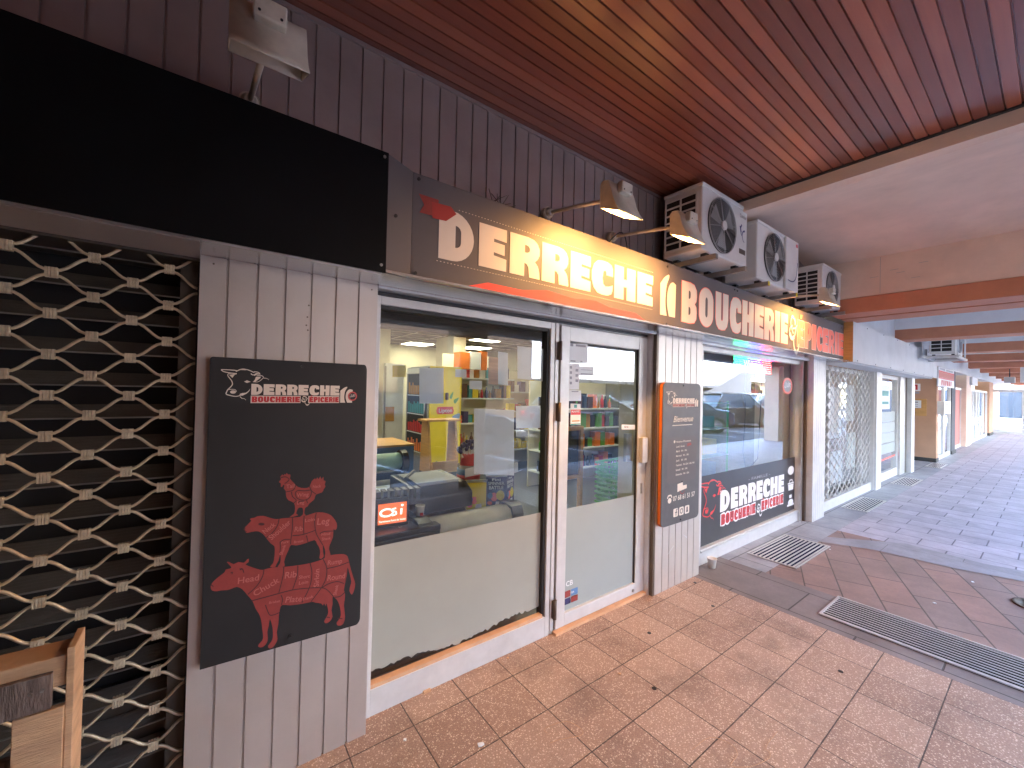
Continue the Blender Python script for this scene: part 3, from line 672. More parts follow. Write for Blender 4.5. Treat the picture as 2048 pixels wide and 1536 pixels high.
mb = MB(); mb.box(2.20, 1.97, 1.16, 2.22, 1.95, 1.17)
mb.bm.free()
# inner brown jamb / shutter guides
bx('shutter_guide', 'aludark', 2.845, 1.90, 0, 2.868, 1.985, 2.07, BLD)
bx('shutter_guide', 'alu', 2.830, 1.93, 0, 2.844, 1.975, 2.06, BLD)
bx('shutter_guide', 'alu', .618, 1.915, 0, .632, 1.985, 2.065, BLD)
bx('lintel_trim', 'alu', .634, 1.905, 2.062, 2.86, 1.975, 2.0715, BLD)
bx('lintel_shadow_gap', 'black', .634, 1.976, 2.046, 2.84, 2.10, 2.0705, BLD)
# ---- window 2
W2 = thing('shop_window', 'wide shop window reflecting the street with black lettered film along its foot', 'window')
mb = MB(); frame_box(mb, 3.56, 6.165, .0, 2.055, .16, .060, .05, .140, 1.985, 2.05); mb.build('frame', 'frame', W2, bev=.002)
bx('frame_bead', 'alu', 3.72, 1.975, .118, 6.10, 1.984, .132, W2)
MB().poly([(3.71, 2.03, .14), (6.11, 2.03, .14), (6.11, 2.03, 2.01), (3.71, 2.03, 2.01)]).build('pane', 'glass2', W2)
art('black_film', [('bandfilm', [[(3.72, .142), (6.104, .142), (6.104, .812), (3.72, .812)]])], 2.028, W2, .001)
bx('shutter_guide', 'aludark', 6.165, 1.93, 0, 6.2, 2.02, 2.07, BLD); bx('shutter_guide', 'alu', 6.10, 1.955, 0, 6.15, 1.984, 2.05, W2)
bx('lintel_trim', 'alu', 3.54, 1.905, 2.052, 6.2, 1.975, 2.0715, BLD)
# red cow and lettering on the film
xk, zk = (5.60-4.10)/(1640-440), (.62-.50)/150
def bandlogo():
    y = 2.0255
    q = lambda a, b: (oy(1400+a/10.24, 930+b/10.24, y))
    f = lambda a, b: (q(a, b).x, q(a, b).z)
    D0 = [('D',(415,610)),('E',(635,780)),('R',(800,965)),('R',(985,1140)),('E',(1155,1280)),('C',(1290,1430)),('H',(1440,1585)),('E',(1600,1715))]
    a0, b0 = f(420, 925), f(430, 520); a1 = f(1710, 530); zt, zb = f(1710, 190)[1], f(1710, 545)[1]
    spec = [(ch, f(a, 600)[0], f(b, 600)[0]) for ch, (a, b) in D0]
    gr = [('white_ink', glyphs(spec, zb, zt))]
    x0, x1 = f(430, 1100)[0], f(1130, 900)[0]; x2, x3 = f(1255, 800)[0], f(1700, 700)[0]
    z0_, z1_ = f(1700, 790)[1]+.012, f(1700, 585)[1]-.004
    B = glyphs(spread('BOUCHERIE', x0, x1), z0_, z1_)+glyphs(spread('ÉPICERIE', x2, x3), z0_, z1_)
    ed = []
    for L_ in B: ed += stroke(L_[0], .034, None, 1, False, True)
    gr.append(('white_ink', ed+amp(x1+.035, z0_-.0, .10, .085))); gr.append(('red_ink', B))
    art('lettering', gr, y, W2, .0005)
    # cow head
    cx0, cx1 = f(0, 560)[0], f(530, 380)[0]; cz0, cz1 = f(180, 1160)[1], f(300, 285)[1]
    h = lambda a, b: (cx0+(a-80)/575*(cx1-cx0), cz1-(b-118)/425*(cz1-cz0))
    art('cow_head_print', [('orange_red', mapc(COW, h))], y, W2, .0005)
    words('lettering', [('- FAMILLE -', f(990, 290)[0], f(1200, 250)[1]-.01, .032, f(1430, 190)[0]-f(990, 290)[0], 0)], y, W2, 'grey_ink')
    ic = []
    c = f(1862, 110); ic.append(ell(c[0], c[1], .10, .055)); 
    c = f(1860, 430); ic += [[(c[0]-.075, c[1]-.05), (c[0]+.075, c[1]-.05), (c[0]+.09, c[1]+.025), (c[0]-.09, c[1]+.025)], [(c[0]-.10, c[1]+.03), (c[0]+.10, c[1]+.03), (c[0]+.10, c[1]+.045), (c[0]-.10, c[1]+.045)]]
    ic += stroke([(c[0]-.05, c[1]+.045), (c[0]-.04, c[1]+.075), (c[0]+.04, c[1]+.075), (c[0]+.05, c[1]+.045)], .014, None, 2)
    c = f(1855, 760); ic += [[(c[0]-.11, c[1]-.045), (c[0]+.11, c[1]-.045), (c[0]+.11, c[1]-.02), (c[0]-.11, c[1]-.02)], ell(c[0], c[1]-.0, .085, .04), [(c[0]-.05, c[1]+.055), (c[0]+.03, c[1]+.055), (c[0]+.03, c[1]+.095), (c[0]-.05, c[1]+.095)]]
    art('pictogram_print', [('white_ink', ic)], y, W2, .0005)
bandlogo()
c = oy(1575, 772, 2.026); halal_badge(W2, 2.026, c.x, c.z, .16, .105, 'pinkred', 'grey_ink', 'white_ink')

# ---- sign boards
SB = thing('shop_sign', 'long charcoal fascia sign lettered DERRECHE BOUCHERIE & ÉPICERIE', 'sign')
bx('panel', 'signboard', .700, 1.690, 2.0715, 2.655, 1.700, 2.540, SB); bx('panel', 'signboard', 2.6565, 1.690, 2.0715, 3.688, 1.700, 2.540, SB)
bx('panel', 'signboard', 3.6895, 1.690, 2.0715, 6.700, 1.700, 2.540, SB)
MB().prism([(.580, 1.668, 2.070), (.580, 1.668, 2.566), (.6985, 1.690, 2.540), (.6985, 1.690, 2.0715)], (0, .006, 0)).build('slanted_end_panel', 'signboard', SB)
ys_ = 1.6895
l1 = [('D', .828, 1.014), ('E', 1.043, 1.209), ('R', 1.230, 1.430), ('R', 1.448, 1.647), ('E', 1.666, 1.836), ('C', 1.846, 2.041), ('H', 2.056, 2.272), ('E', 2.292, 2.467)]
l2 = [('B', 2.833, 3.045), ('O', 3.082, 3.299), ('U', 3.341, 3.553), ('C', 3.585, 3.791), ('H', 3.815, 4.040), ('E', 4.066, 4.256), ('R', 4.274, 4.492), ('I', 4.521, 4.640), ('E', 4.665, 4.843)]
l3 = [('É', 5.100, 5.290), ('P', 5.310, 5.525), ('I', 5.545, 5.675), ('C', 5.700, 5.888), ('E', 5.900, 6.090), ('R', 6.106, 6.320), ('I', 6.345, 6.455), ('E', 6.48, 6.692)]
g1 = glyphs(l1, 2.198, 2.410); g1[0] = [[(x, 2.190+(z-2.198)*1.10) for x, z in c] for c in g1[0]]
g2 = glyphs(l2, 2.138, 2.447); g3 = glyphs(l3, 2.138, 2.425)
bl = mapc(BLADE, lambda a, b: (2.556+(a-1650)/192*.197, 2.455-(b-330)/245*.30))
ed = []
for L_ in g2: ed += stroke(L_[0], .012, None, 1, False, True)
ed3 = []
for L_ in g3:
    for c_ in L_[:1]+L_[2:]*(len(L_) == 3 and False): ed3 += stroke(c_, .016, None, 1, False, True)
art('lettering', [('pinkred', ed), ('cream_ink', g1+g2+bl+ed3)], ys_, SB, .0008)
art('red_lettering', [('pinkred', g3)], ys_-.0022, SB, .0008)
art('ampersand', [('cream_ink', amp(4.86, 2.21, .20, .24))], ys_-.004, SB, .0008)
mt = [(.759,2.0716),(.983,2.088),(1.099,2.125),(1.314,2.123),(1.491,2.150),(1.688,2.136),(1.887,2.152),(2.014,2.128),(2.278,2.126),(2.385,2.090),(2.640,2.0718),(1.6,2.0717)]
art('red_ridge_print', [('orange_red', [mt])], ys_, SB, .0008)
art('ribbon_print', [('sheet_red', [[(.726,2.452),(.822,2.452),(.822,2.374),(.731,2.370),(.753,2.41)]]), ('ribbonred', [[(.789,2.434),(.885,2.439),(.915,2.412),(.862,2.366),(.794,2.362)]])], ys_-.002, SB, .0008)
dt = []
for k in range(92):
    x = .82+k*.018; dt.append([(x, 2.1745), (x+.006, 2.1745), (x+.006, 2.1775), (x, 2.1775)])
    if x > .91: dt.append([(x, 2.434), (x+.006, 2.434), (x+.006, 2.437), (x, 2.437)])
mb = MB()
for q in dt: mb.poly([(a, ys_-.0012, b) for a, b in q])
finish_art(mb, 'dotted_line', ['cream_ink'], SB)
for i, (x, z) in enumerate([(.725, 2.517), (.614, 2.313), (.72, 2.100), (2.64, 2.512), (2.639, 2.097), (3.662, 2.514), (3.717, 2.512), (3.649, 2.095), (3.704, 2.095), (4.954, 2.506), (4.923, 2.095), (6.60, 2.50), (6.6, 2.095)]):
    y = 1.690 if x > .7 else 1.660
    MB().disc(x, y, z, .0075, 'y', .005, 12).build('screw', 'black', SB)
BB = thing('sign_board', 'blank black fascia board over the roller grille', 'sign')
bx('panel', 'board', -2.6, 1.655, 2.066, .5775, 1.663, 2.562, BB)
for x, z in ((.560, 2.54), (.558, 2.095), (-.475, 2.105)): MB().disc(x, 1.655, z, .006, 'y', .004, 12).build('screw', 'steel', BB)
bx('board_edge', 'alu', -2.6, 1.664, 2.066, .566, 1.69, 2.0712, BB)

# ---- cuts-of-meat banner on the left pilaster
yp = 1.866
PO = thing('poster', 'charcoal butcher banner with red hen, sheep and cow stacked above each other', 'poster')
c0 = rr(.008, .553, .578, 1.695, (.012, .03), (.02, .03), (.010, .012), (.0, .0), 5)
c0 = [(x, z-(.018*(x-.008)/.57 if z < .8 else 0)) for x, z in c0]
MB().prism([(x, yp, z) for x, z in c0], (0, .004, 0)).build('banner', 'poster', PO)
def pz(a, b):
    q = oy(380+a/3.2, 880+b/3.2, yp); return (q.x, q.z)
COWB = [(132,935),(150,905),(190,870),(222,845),(228,828),(255,822),(264,812),(236,782),(250,780),(280,794),(310,780),(345,785),(365,764),(376,760),(374,782),(356,797),(400,815),(450,830),(475,828),(530,815),(600,812),(700,800),(780,785),(850,762),(880,742),(930,732),(985,730),(1008,745),(1016,775),(1030,830),(1045,880),(1057,920),(1050,960),(1036,990),(1020,965),(1026,930),(1032,905),(1020,850),(1008,815),(1004,860),(995,905),(985,960),(992,985),(990,1020),(985,1060),(992,1130),(985,1165),(970,1185),(945,1187),(938,1170),(955,1145),(965,1120),(960,1070),(945,1030),(925,1008),(912,1004),(912,1050),(905,1090),(912,1130),(895,1160),(870,1173),(858,1160),(875,1130),(885,1100),(878,1060),(872,1045),(868,1062),(858,1045),(850,1060),(840,1046),(800,1040),(780,1035),(720,1048),(640,1058),(590,1055),(575,1085),(568,1130),(565,1180),(555,1230),(560,1270),(550,1300),(525,1330),(505,1332),(500,1315),(520,1290),(530,1260),(528,1200),(512,1145),(503,1190),(495,1230),(498,1270),(490,1300),(465,1325),(440,1325),(438,1310),(460,1285),(468,1260),(462,1210),(455,1150),(440,1110),(420,1080),(400,1030),(365,990),(335,955),(300,940),(270,950),(240,960),(200,962),(170,968),(140,962)]
SHEEP = [(345,575),(352,558),(380,530),(392,514),(384,510),(390,500),(412,497),(430,488),(470,485),(510,497),(550,506),(600,500),(650,497),(700,492),(740,485),(800,465),(850,463),(890,475),(915,495),(938,530),(940,560),(930,577),(917,572),(915,620),(895,670),(890,700),(900,740),(880,760),(862,755),(866,720),(860,690),(850,672),(852,720),(855,745),(840,760),(828,755),(833,720),(828,690),(813,665),(797,640),(740,660),(680,675),(645,672),(630,705),(612,745),(602,780),(605,808),(560,814),(575,790),(580,765),(577,730),(567,770),(553,795),(545,812),(512,812),(530,790),(538,760),(542,720),(540,680),(518,663),(490,630),(470,605),(440,585),(410,585),(385,590),(362,594)]
HEN = [(568,268),(582,252),(578,235),(592,220),(600,228),(604,216),(612,222),(618,211),(628,220),(641,220),(642,236),(640,248),(665,275),(690,300),(735,308),(765,298),(778,265),(800,245),(805,253),(815,238),(822,250),(835,232),(840,250),(854,235),(855,258),(868,262),(862,285),(867,297),(855,315),(845,335),(805,350),(795,380),(765,405),(752,425),(737,435),(731,468),(740,484),(700,494),(722,476),(722,437),(702,432),(690,440),(679,470),(692,482),(635,495),(665,472),(672,440),(665,402),(630,385),(615,360),(612,325),(600,310),(604,290),(595,288),(590,300),(580,298),(581,278)]
gp = mapc([smooth(COWB, 2), smooth(SHEEP, 2), smooth(HEN, 2)], pz)
DL = [[(473,828),(465,870),(430,930),(370,988)],[(600,812),(595,870),(568,978)],[(690,803),(685,870),(655,960)],[(768,787),(780,850),(765,940),(715,1042)],[(852,762),(875,820),(868,890),(838,948),(775,1033)],
 [(395,1028),(500,1000),(650,960),(760,947),(840,945),(880,960),(920,1005)],[(876,822),(950,805),(1016,780)],[(845,945),(880,922),(940,905),(985,918)],[(925,1005),(960,1000),(992,972)],[(583,992),(592,1020),(585,1055)],[(483,1055),(495,1090),(512,1120),(545,1115),(572,1103)],
 [(570,503),(560,545),(530,590),(488,625)],[(655,497),(655,560),(645,640),(643,668)],[(730,485),(727,540),(728,605)],[(655,612),(720,605),(800,578)],[(808,467),(798,520),(805,590),(830,640),(850,672)],[(745,610),(755,655)],[(830,598),(860,585),(915,582)],[(575,655),(600,638),(640,635)],[(576,655),(578,690),(574,720)],
 [(582,240),(610,235),(635,248)],[(635,250),(625,265),(605,278)],[(675,290),(660,320),(612,332)],[(765,298),(778,325),(805,345)],[(690,322),(735,325),(775,322),(770,360),(745,382),(705,382),(680,365),(675,335),(690,322)],[(650,330),(655,360),(680,385),(665,402)],[(745,382),(752,405)],[(690,400),(705,392),(730,392)],[(1000,880),(996,905)],[(260,850),(272,845),(268,858)],[(945,1140),(975,1142)],[(875,1133),(895,1135)],[(135,925),(150,938)],[(352,560),(350,580),(362,585)]]
dk = []
for d in DL: dk += stroke(d, 6.5, 5, 3)
dk += [ell(457, 538, 20, 9)]; dk += stroke([(318,828),(335,825),(345,850)], 12, 5)
art('animal_print', [('sheet_red', gp), ('dark_ink', mapc(dk, pz))], yp, PO, .0006)
def wd(s, a, b, a2, b2, h):
    p0, p1 = pz(a, b), pz(a2, b2); return (s, p0[0], p0[1], h, math.hypot(p1[0]-p0[0], p1[1]-p0[1]), math.atan2(p1[1]-p0[1], p1[0]-p0[0]))
words('cut_name', [wd('Head', 305, 920, 440, 895, .024), wd('Chuck', 415, 1000, 575, 905, .024), wd('Rib', 605, 885, 680, 875, .026), wd('Short', 695, 888, 765, 880, .014), wd('Loin', 695, 925, 755, 915, .014), wd('Sirloin', 822, 935, 828, 822, .020), wd('Rump', 880, 800, 972, 785, .020), wd('Round', 878, 900, 990, 882, .024), wd('Plate', 608, 1040, 712, 1030, .024), wd('Flank', 725, 1028, 790, 1005, .012), wd('Shank', 935, 990, 950, 925, .014), wd('Brisket', 505, 1048, 575, 1035, .010),
 wd('Neck', 480, 600, 550, 545, .020), wd('Shoulder', 522, 640, 648, 530, .022), wd('Rib', 668, 585, 720, 580, .020), wd('Loin', 735, 525, 797, 515, .014), wd('Leg', 812, 542, 890, 535, .028), wd('Hind', 840, 612, 895, 606, .012), wd('Shank', 842, 642, 900, 634, .012), wd('Fore', 585, 665, 630, 655, .010), wd('Shank', 590, 735, 615, 670, .012), wd('Breast', 665, 660, 725, 650, .010),
 wd('Tail', 615, 310, 668, 303, .016), wd('Wing', 682, 365, 758, 358, .016), wd('Leg', 685, 412, 730, 408, .014), wd('Neck', 785, 308, 838, 302, .013)], yp, PO, 'soft_ink', .0025)
def lz(a, b): q = oy(430+a/6.606, 720+b/6.606, yp); return q.x, q.z
a_, b_ = lz(80, 118), lz(1640, 580)
logo(PO, yp, a_[0], a_[1]+.004, (b_[0]-a_[0])/1560, (a_[1]-b_[1])/462*1.0)
for x, z in ((.315, 1.674), (.30, .575)): MB().disc(x, yp, z, .0065, 'y', .006, 12).build('screw', 'black', PO)

# ---- opening-hours board on the second pilaster
ym = 1.862
MN = thing('menu_board', 'grey opening-hours board with orange edge beside the glass door', 'sign')
c0 = rr(2.885, .535, 3.447, 1.684, (.05, .04), (.05, .04), (.05, .04), (.05, .04), 5)
MB().prism([(x, ym, z) for x, z in c0], (0, .006, 0)).build('board', 'menu', MN)
MB().prism([(x-.004, ym+.0065, z) for x, z in c0], (0, .022, 0)).build('wooden_backing', 'orange', MN)
k_ = (3.405-2.925)/1762
logo(MN, ym, 2.925, 1.615, k_, k_*1.02, edge='cream_ink', sub='sheet_red', badge=False)
words('lettering', [('Bienvenue', 3.03, 1.365, .050, .30, 0)], ym, MN, 'cream_ink', .003, .35)
mb = MB()
art('underline_print', [('cream_ink', stroke([(3.02+.02*i, 1.335+.004*(i % 2)) for i in range(16)], .006, None, 1) + [ell(3.055, 1.205, .012, .012)])], ym, MN, .0008)
art('panel_print', [('signboard', [rr(2.96, .87, 3.39, 1.24, (.03,.03), (.03,.03), (.03,.03), (.03,.03))])], ym, MN, .0004)
hr = [('Horaires d\'Ouverture', 1.195, .016, .22)]+[(d, 1.155-.038*i, .016, None) for i, d in enumerate(['Lundi : Fermé', 'Mardi :  9H - 19H', 'Mercredi :  9H - 19H', 'Jeudi :   9H - 19H', 'Vendredi :  9H-12H / 14H-19H', 'Samedi :  9H - 19H', 'Dimanche :  9H - 13H'])]
words('hours_line', [(t, 3.08, z, h, w_, 0) for t, z, h, w_ in hr], ym, MN, 'cream_ink', .002)
words('lettering', [('07 68 61 51 57', 3.045, .725, .040, .33, 0)], ym, MN, 'cream_ink')
ic = [[(3.11, .855), (3.19, .862), (3.19, .835), (3.25, .835), (3.25, .805), (3.11, .79)]]
ic += [ell(3.00, .735, .026, .022)] + stroke([(2.97, .755), (2.98, .775), (3.02, .775), (3.03, .755)], .012, None, 2)
for x in (3.09, 3.175, 3.26): ic.append(rr(x-.034, .592, x+.034, .660, (.012,.012), (.012,.012), (.012,.012), (.012,.012)))
art('pictogram_print', [('cream_ink', ic), ('menu', [*stroke([(3.115,.650),(3.098,.645),(3.094,.60)], .010, None, 2), *stroke([(3.08,.627),(3.112,.627)], .008, None, 1), [ell(3.175,.626,.022,.022), ell(3.175,.626,.014,.014)], ell(3.192,.646,.004,.004), [(3.243,.605),(3.277,.605),(3.270,.625),(3.270,.645),(3.26,.652),(3.25,.645),(3.25,.625)]]), ], ym, MN, .0006)
art('ribbon_print', [('sheet_red', stroke([(3.14,.80),(3.16,.775),(3.19,.77),(3.215,.79)], .008, .004, 3)+[[(3.10+.07*0+.14, 1.155),(3.31,1.165),(3.30,1.185),(3.24,1.18)]])], ym-.003, MN, .0005)
for x, z in ((3.17, 1.664), (3.16, .56), (3.17, .87)): MB().disc(x, ym-.002, z, .006, 'y', .006, 12).build('screw', 'black', MN)

# ---- roller grilles: wavy rods held by clips
def grille(parent, x0, x1, z0, z1, y, xn, zn, rod, clip, r=.0053, dx=.0975, dz=.13315, segs=8):
    """columns of clips at xn+k*dx; rods swing between them"""
    mb = MB(); mc = MB(); ks = range(int(math.floor((x0-xn)/dx)), int(math.ceil((x1-xn)/dx))+1)
    rows = range(int(math.floor((z0-zn)/dz))-1, int(math.ceil((z1-zn)/dz))+2)
    for j in rows:
        for s in (1, -1):                       # one rod rises between columns, its neighbour falls
            pts = []
            zb = zn+j*dz
            x = x0; n = int((x1-x0)/dx*segs)
            for i in range(n+1):
                x = x0+(x1-x0)*i/n; ph = (x-xn)/dx
                u = ph % 2; u = u if u <= 1 else 2-u          # 0 at even columns, 1 at odd
                e = min(1, max(0, (u-.13)/.74)); e = e*e*(3-2*e)
                # even columns: rods j(+1) and (j)(-1) meet at zb ; odd: rod +1 meets rod -1 of row j+1
                z = zb+s*.0085+(dz/2-2*.0085*0-.017)*e*(1 if s > 0 else -1) 
                z = zb+s*(.0085*(1-e)+(dz/2-.0085)*e)
                if z < z0 or z > z1:
                    if len(pts) > 2: mb.tube(pts, r, 6)
                    pts = []
                    continue
                pts.append((x, y+(.003 if s > 0 else -.003), z))
            if len(pts) > 2: mb.tube(pts, r, 6)
        for k in ks:
            cx = xn+k*dx; cz = zn+j*dz+(dz/2 if k % 2 else 0)
            if x0 < cx < x1 and z0+.01 < cz < z1-.01:
                for q in (-.011, -.0035, .004, .0115):
                    mc.box(cx+q-.003, y-.009, cz-.0165, cx+q+.003, y+.009, cz+.0165)
    mb.build('lattice', rod, parent)
    o = mc.build('clips', clip, parent); o['kind'] = 'stuff'
GR = thing('roller_grille', 'champagne wavy roller grille with steel clips over dark shutter slats', 'grille')
grille(GR, -1.25, -.036, .0, 2.12, 1.96, -.120-.0975*10, 2.012-.13315*0, 'rod', 'clip')
bx('guide_rail', 'slat', -.088, 1.985, 0, -.032, 2.05, 2.12, GR); bx('guide_rail', 'black', -.036, 1.945, 0, -.0305, 1.985, 2.1, GR)
bx('guide_rail', 'clad', -.0300, 1.905, 0, -.0285, 2.0, 2.07, GR)
SH = thing('louvre_shutter', 'dark horizontal louvres standing behind the champagne roller grille', 'shutter')
mb = MB(); ml = MB()
for k in range(20):
    z = .16+k*.1185-(.0 if k > 8 else .0)
    mb.prism([(-1.6, 2.10, z), (-1.6, 2.135, z+.046), (-1.6, 2.14, z+.044), (-1.6, 2.105, z-.002)], (1.51, 0, 0))
    for q in range(4): mb.box(-1.6, 2.108+q*.007, z+.010+q*.0095, -.09, 2.1105+q*.007, z+.012+q*.0095)
    ml.box(-1.6, 2.097, z-.006, -.09, 2.102, z-.001)
mb.build('louvres', 'slat', SH); ml.build('louvre_lips', 'steel', SH)
bx('side_frame', 'slat', -.092, 2.06, 0, -.06, 2.16, 2.2, SH)
bx('painted_room_dark', 'dark', -3.2, 2.22, 0, -.0, 2.24, 2.62, BLD)  # near-black sheet painted as the unlit room behind the louvres
bx('grille_header', 'slat', -3.2, 1.93, 2.055, -.03, 2.2, 2.30, BLD)
bx('soffit_strip', 'clad', -3.2, 1.70, 2.064, -.03, 1.93, 2.0715, BLD)
bx('low_wall', 'slat', -3.2, 2.15, 0, -.09, 2.2, .42, BLD)

# ---- pallet leaning in the corner
PA = thing('pallet', 'wooden pallet on end in front of the roller grille', 'pallet')
mb = MB(); mb.box(-1.35, 1.495, .83, -.262, 1.585, .905); mb.build('top_rail', 'woodraw', PA, bev=.003)
bx('plank', 'woodgrey', -1.35, 1.478, .79, -.285, 1.4935, .875, PA, .002)
for x in (-.348, -.78, -1.25): bx('upright', 'woodraw', x, 1.480, .0, x+.085, 1.500, .785, PA, .002)
bx('upright', 'woodraw', -.262, 1.485, .0, -.247, 1.59, .925, PA, .002)
for z in (.10, .32, .54): bx('plank', 'woodgrey', -1.35, 1.575, z, -.262, 1.592, z+.10, PA, .002)
mb = MB()
for x in (-.32, -.30): mb.disc(x, 1.478, .84, .004, 'y', .003, 8)
mb.build('nail', 'steel', PA)

# ---- sign-washing lamps on arms
def lamp(bxp, hx, label, lit=True, hz=0, hy=0):
    t = thing('wall_lamp', label, 'lamp', (bxp, 0, 0), 0, 'arm lamps over the shop signs')
    m = MB(); m.tube([(0, 1.897, 2.685), (0, 1.865, 2.685)], .036, 16); m.tube([(0, 1.867, 2.685), (0, 1.835, 2.675)], .030, 14, .019); m.build('base', 'lamp', t)
    dx = hx-bxp
    MB().tube([(0, 1.845, 2.680), (dx*.5, 1.65+hy*.5, 2.665), (dx, 1.445+hy, 2.645+hz)], .0105, 10).build('arm', 'lamp', t)
    w_ = .098
    prof = [(1.452, 2.570), (1.455, 2.690), (1.440, 2.706), (1.405, 2.700), (1.388, 2.655), (1.372, 2.600), (1.352, 2.555), (1.326, 2.517)]
    prof = [(a+hy, b+hz) for a, b in prof]
    m = MB(); m.sheet([(dx-w_, a, b) for a, b in prof], (2*w_, 0, 0), True)
    for sx in (-w_, w_): m.poly([(dx+sx, a, b) for a, b in prof])
    o = m.build('head', 'lamp', t); sd = o.modifiers.new('s', 'SOLIDIFY'); sd.thickness = .003; sd.offset = 1
    MB().box(dx-.045, 1.352+hy, 2.640+hz, dx+.040, 1.388+hy, 2.700+hz, .006).build('ballast_box', 'lamp', t)
    m = MB()
    for q in (-.03, .025): m.disc(dx+q, 1.352+hy, 2.655+hz, .004, 'y', .002, 8)
    m.build('screw', 'black', t)
    m = MB(); m.tube([(dx-.075, 1.415+hy, 2.600+hz), (dx+.075, 1.415+hy, 2.600+hz)], .008, 8); m.build('tube', 'tube' if lit else 'paper', t)
    if lit:
        ld = bpy.data.lights.new('lamp_light', 'AREA'); ld.shape = 'RECTANGLE'; ld.size = .16; ld.size_y = .05; ld.energy = LAMP_W; ld.color = (1.0, .48, .13)
        lo = bpy.data.objects.new('lamp_light', ld); C.objects.link(lo); lo.parent = t; lo.location = (dx, 1.405+hy, 2.572+hz)
        lo.rotation_euler = Vector((0, -.60, .80)).to_track_quat('Z', 'Y').to_euler()
    return t
lamp(.105, .122, 'unlit arm lamp over the blank black board, nearest the camera', False)
lamp(1.645, 1.742, 'lit arm lamp over the letters of DERRECHE, left of its lit neighbour')
lamp(2.250, 2.345, 'lit arm lamp just left of the first air conditioner', hy=-.03)
lamp(4.98, 5.06, 'lit arm lamp in front of the third air conditioner')
LT = thing('bird_twigs', 'dry twigs poking up behind the top edge of the lit sign', 'twigs')
random.seed(5); mb = MB()
for k in range(9):
    x = 1.15+.1*random.random(); mb.tube([(x, 1.80, 2.53), (x+random.uniform(-.03, .04), 1.79, 2.57), (x+random.uniform(-.06, .10), 1.78, 2.60+random.uniform(0, .05))], .0018, 4)
mb.build('twig', 'rust', LT)
tag(MB().tube([tuple(Vector((2.12+.26*t, 1.84-.05*math.sin(math.pi*t), 2.56+.13*math.sin(math.pi*t)))) for t in [i/10 for i in range(11)]], .004, 6).build('loose_cable', 'black'), 'dark cable looping up behind the sign at the second lit lamp', 'cable')

# ---- air conditioners
def ac(x0, y0, z0, wd, dp, h, label, style=1, side=True, fs=.40, brk='steel'):
    t = thing('air_conditioner', label, 'air conditioner', (x0, y0, z0), 0, 'air conditioners over the shopfronts')
    m = MB(); m.box(0, 0, .012, wd, dp, h, .012)
    o = m.build('casing', 'acw', t)
    m = MB(); m.box(-.004, -.006, h-.022, wd+.004, dp+.004, h+.004, .005); m.build('lid', 'acw', t)
    cx = wd*fs; cz = h*.5; r = h*.415
    MB().disc(cx, -.0015, cz, r, 'y', .004, 40).build('fan_recess', 'acdark', t)
    m = MB()
    for q in range(13):                         # ring wires
        rr_ = r*(.22+.78*q/12); pts = [(cx+rr_*math.cos(a), -.012-.006*math.cos(q/12*1.5), cz+rr_*math.sin(a)) for a in [2*math.pi*i/36 for i in range(37)]]
        m.tube(pts, .0015 if q < 12 else .005, 4)
    for q in range(8):
        a = 2*math.pi*q/8+.2; m.tube([(cx+r*.15*math.cos(a), -.018, cz+r*.15*math.sin(a)), (cx+r*math.cos(a), -.010, cz+r*math.sin(a))], .0028, 5)
    m.build('fan_grille', 'acgrey' if style != 2 else 'steel', t)
    m = MB()
    for q in range(3):
        a = 2*math.pi*q/3; pts = []
        m.prism([(cx+r*.15*math.cos(a), -.0065, cz+r*.15*math.sin(a)), (cx+r*.85*math.cos(a+.1), -.0065, cz+r*.85*math.sin(a+.1)), (cx+r*.88*math.cos(a+.9), -.0065, cz+r*.88*math.sin(a+.9)), (cx+r*.15*math.cos(a+.9), -.0065, cz+r*.15*math.sin(a+.9))], (0, .001, 0))
    m.build('fan_blades', 'acgrey', t)
    MB().disc(cx, -.014, cz, r*.17, 'y', .012, 20).build('fan_hub', 'acw', t)
    if side:
        bx('side_coil', 'acdark', -.0035, .045, .06, .004, dp-.02, h-.06, t)
        m = MB(); n = 7
        for q in range(n+1): m.box(-.009, .04, .055+(h-.115)*q/n-.006, -.002, dp-.015, .055+(h-.115)*q/n+.006)
        for q in range(3): m.box(-.0095, .04+(dp-.055)*q/2-.006, .055, -.0015, .04+(dp-.055)*q/2+.006, h-.06)
        m.build('side_grille', 'acw', t)
    for q in (.10, wd-.14):
        MB().prism([(q, y_, z_) for y_, z_ in ((-.05, -.045), (-.05, -.008), (dp+.05, -.008), (dp+.05, .12), (dp+.07, .12), (dp+.07, -.045))], (.035, 0, 0)).build('bracket', brk, t)
        for y_ in (.02, dp-.06): bx('foot', 'black', q-.005, y_, -.0075, q+.045, y_+.04, .0115, t)
    return t
A1 = ac(2.785, 1.515, 2.615, .70, .30, .49, 'white air conditioner nearest the lit lamps, fan guard facing the walkway')
words('maker_lettering', [('Condor', .565, .395, .030, .11, 0)], -.001, A1, 'aludark', .002)
art('emblem_print', [('navy', stroke([(.60,.34),(.585,.31),(.60,.28)], .018, .004)+stroke([(.655,.30),(.625,.29),(.61,.255),(.63,.215),(.65,.21)], .016, .004)+stroke([(.575,.325),(.59,.27),(.61,.25)], .02, .004)), ('aludark', [[(.56,.105),(.665,.105),(.665,.145),(.56,.145)]])], -.001, A1, .0008)
A2 = ac(3.72, 1.535, 2.585, .86, .27, .51, 'white air conditioner in the middle of the row with plain right panel', 2, False)
bx('front_cover', 'acw', .56, -.022, .012, .858, -.0005, .50, A2, .006)
art('emblem_print', [('lred', [[(.79,.445),(.835,.445),(.835,.475),(.79,.475)]]), ('navy', stroke([(.60,.10),(.72,.10),(.80,.16),(.83,.30)], .008, .012))], -.022, A2, .0008)
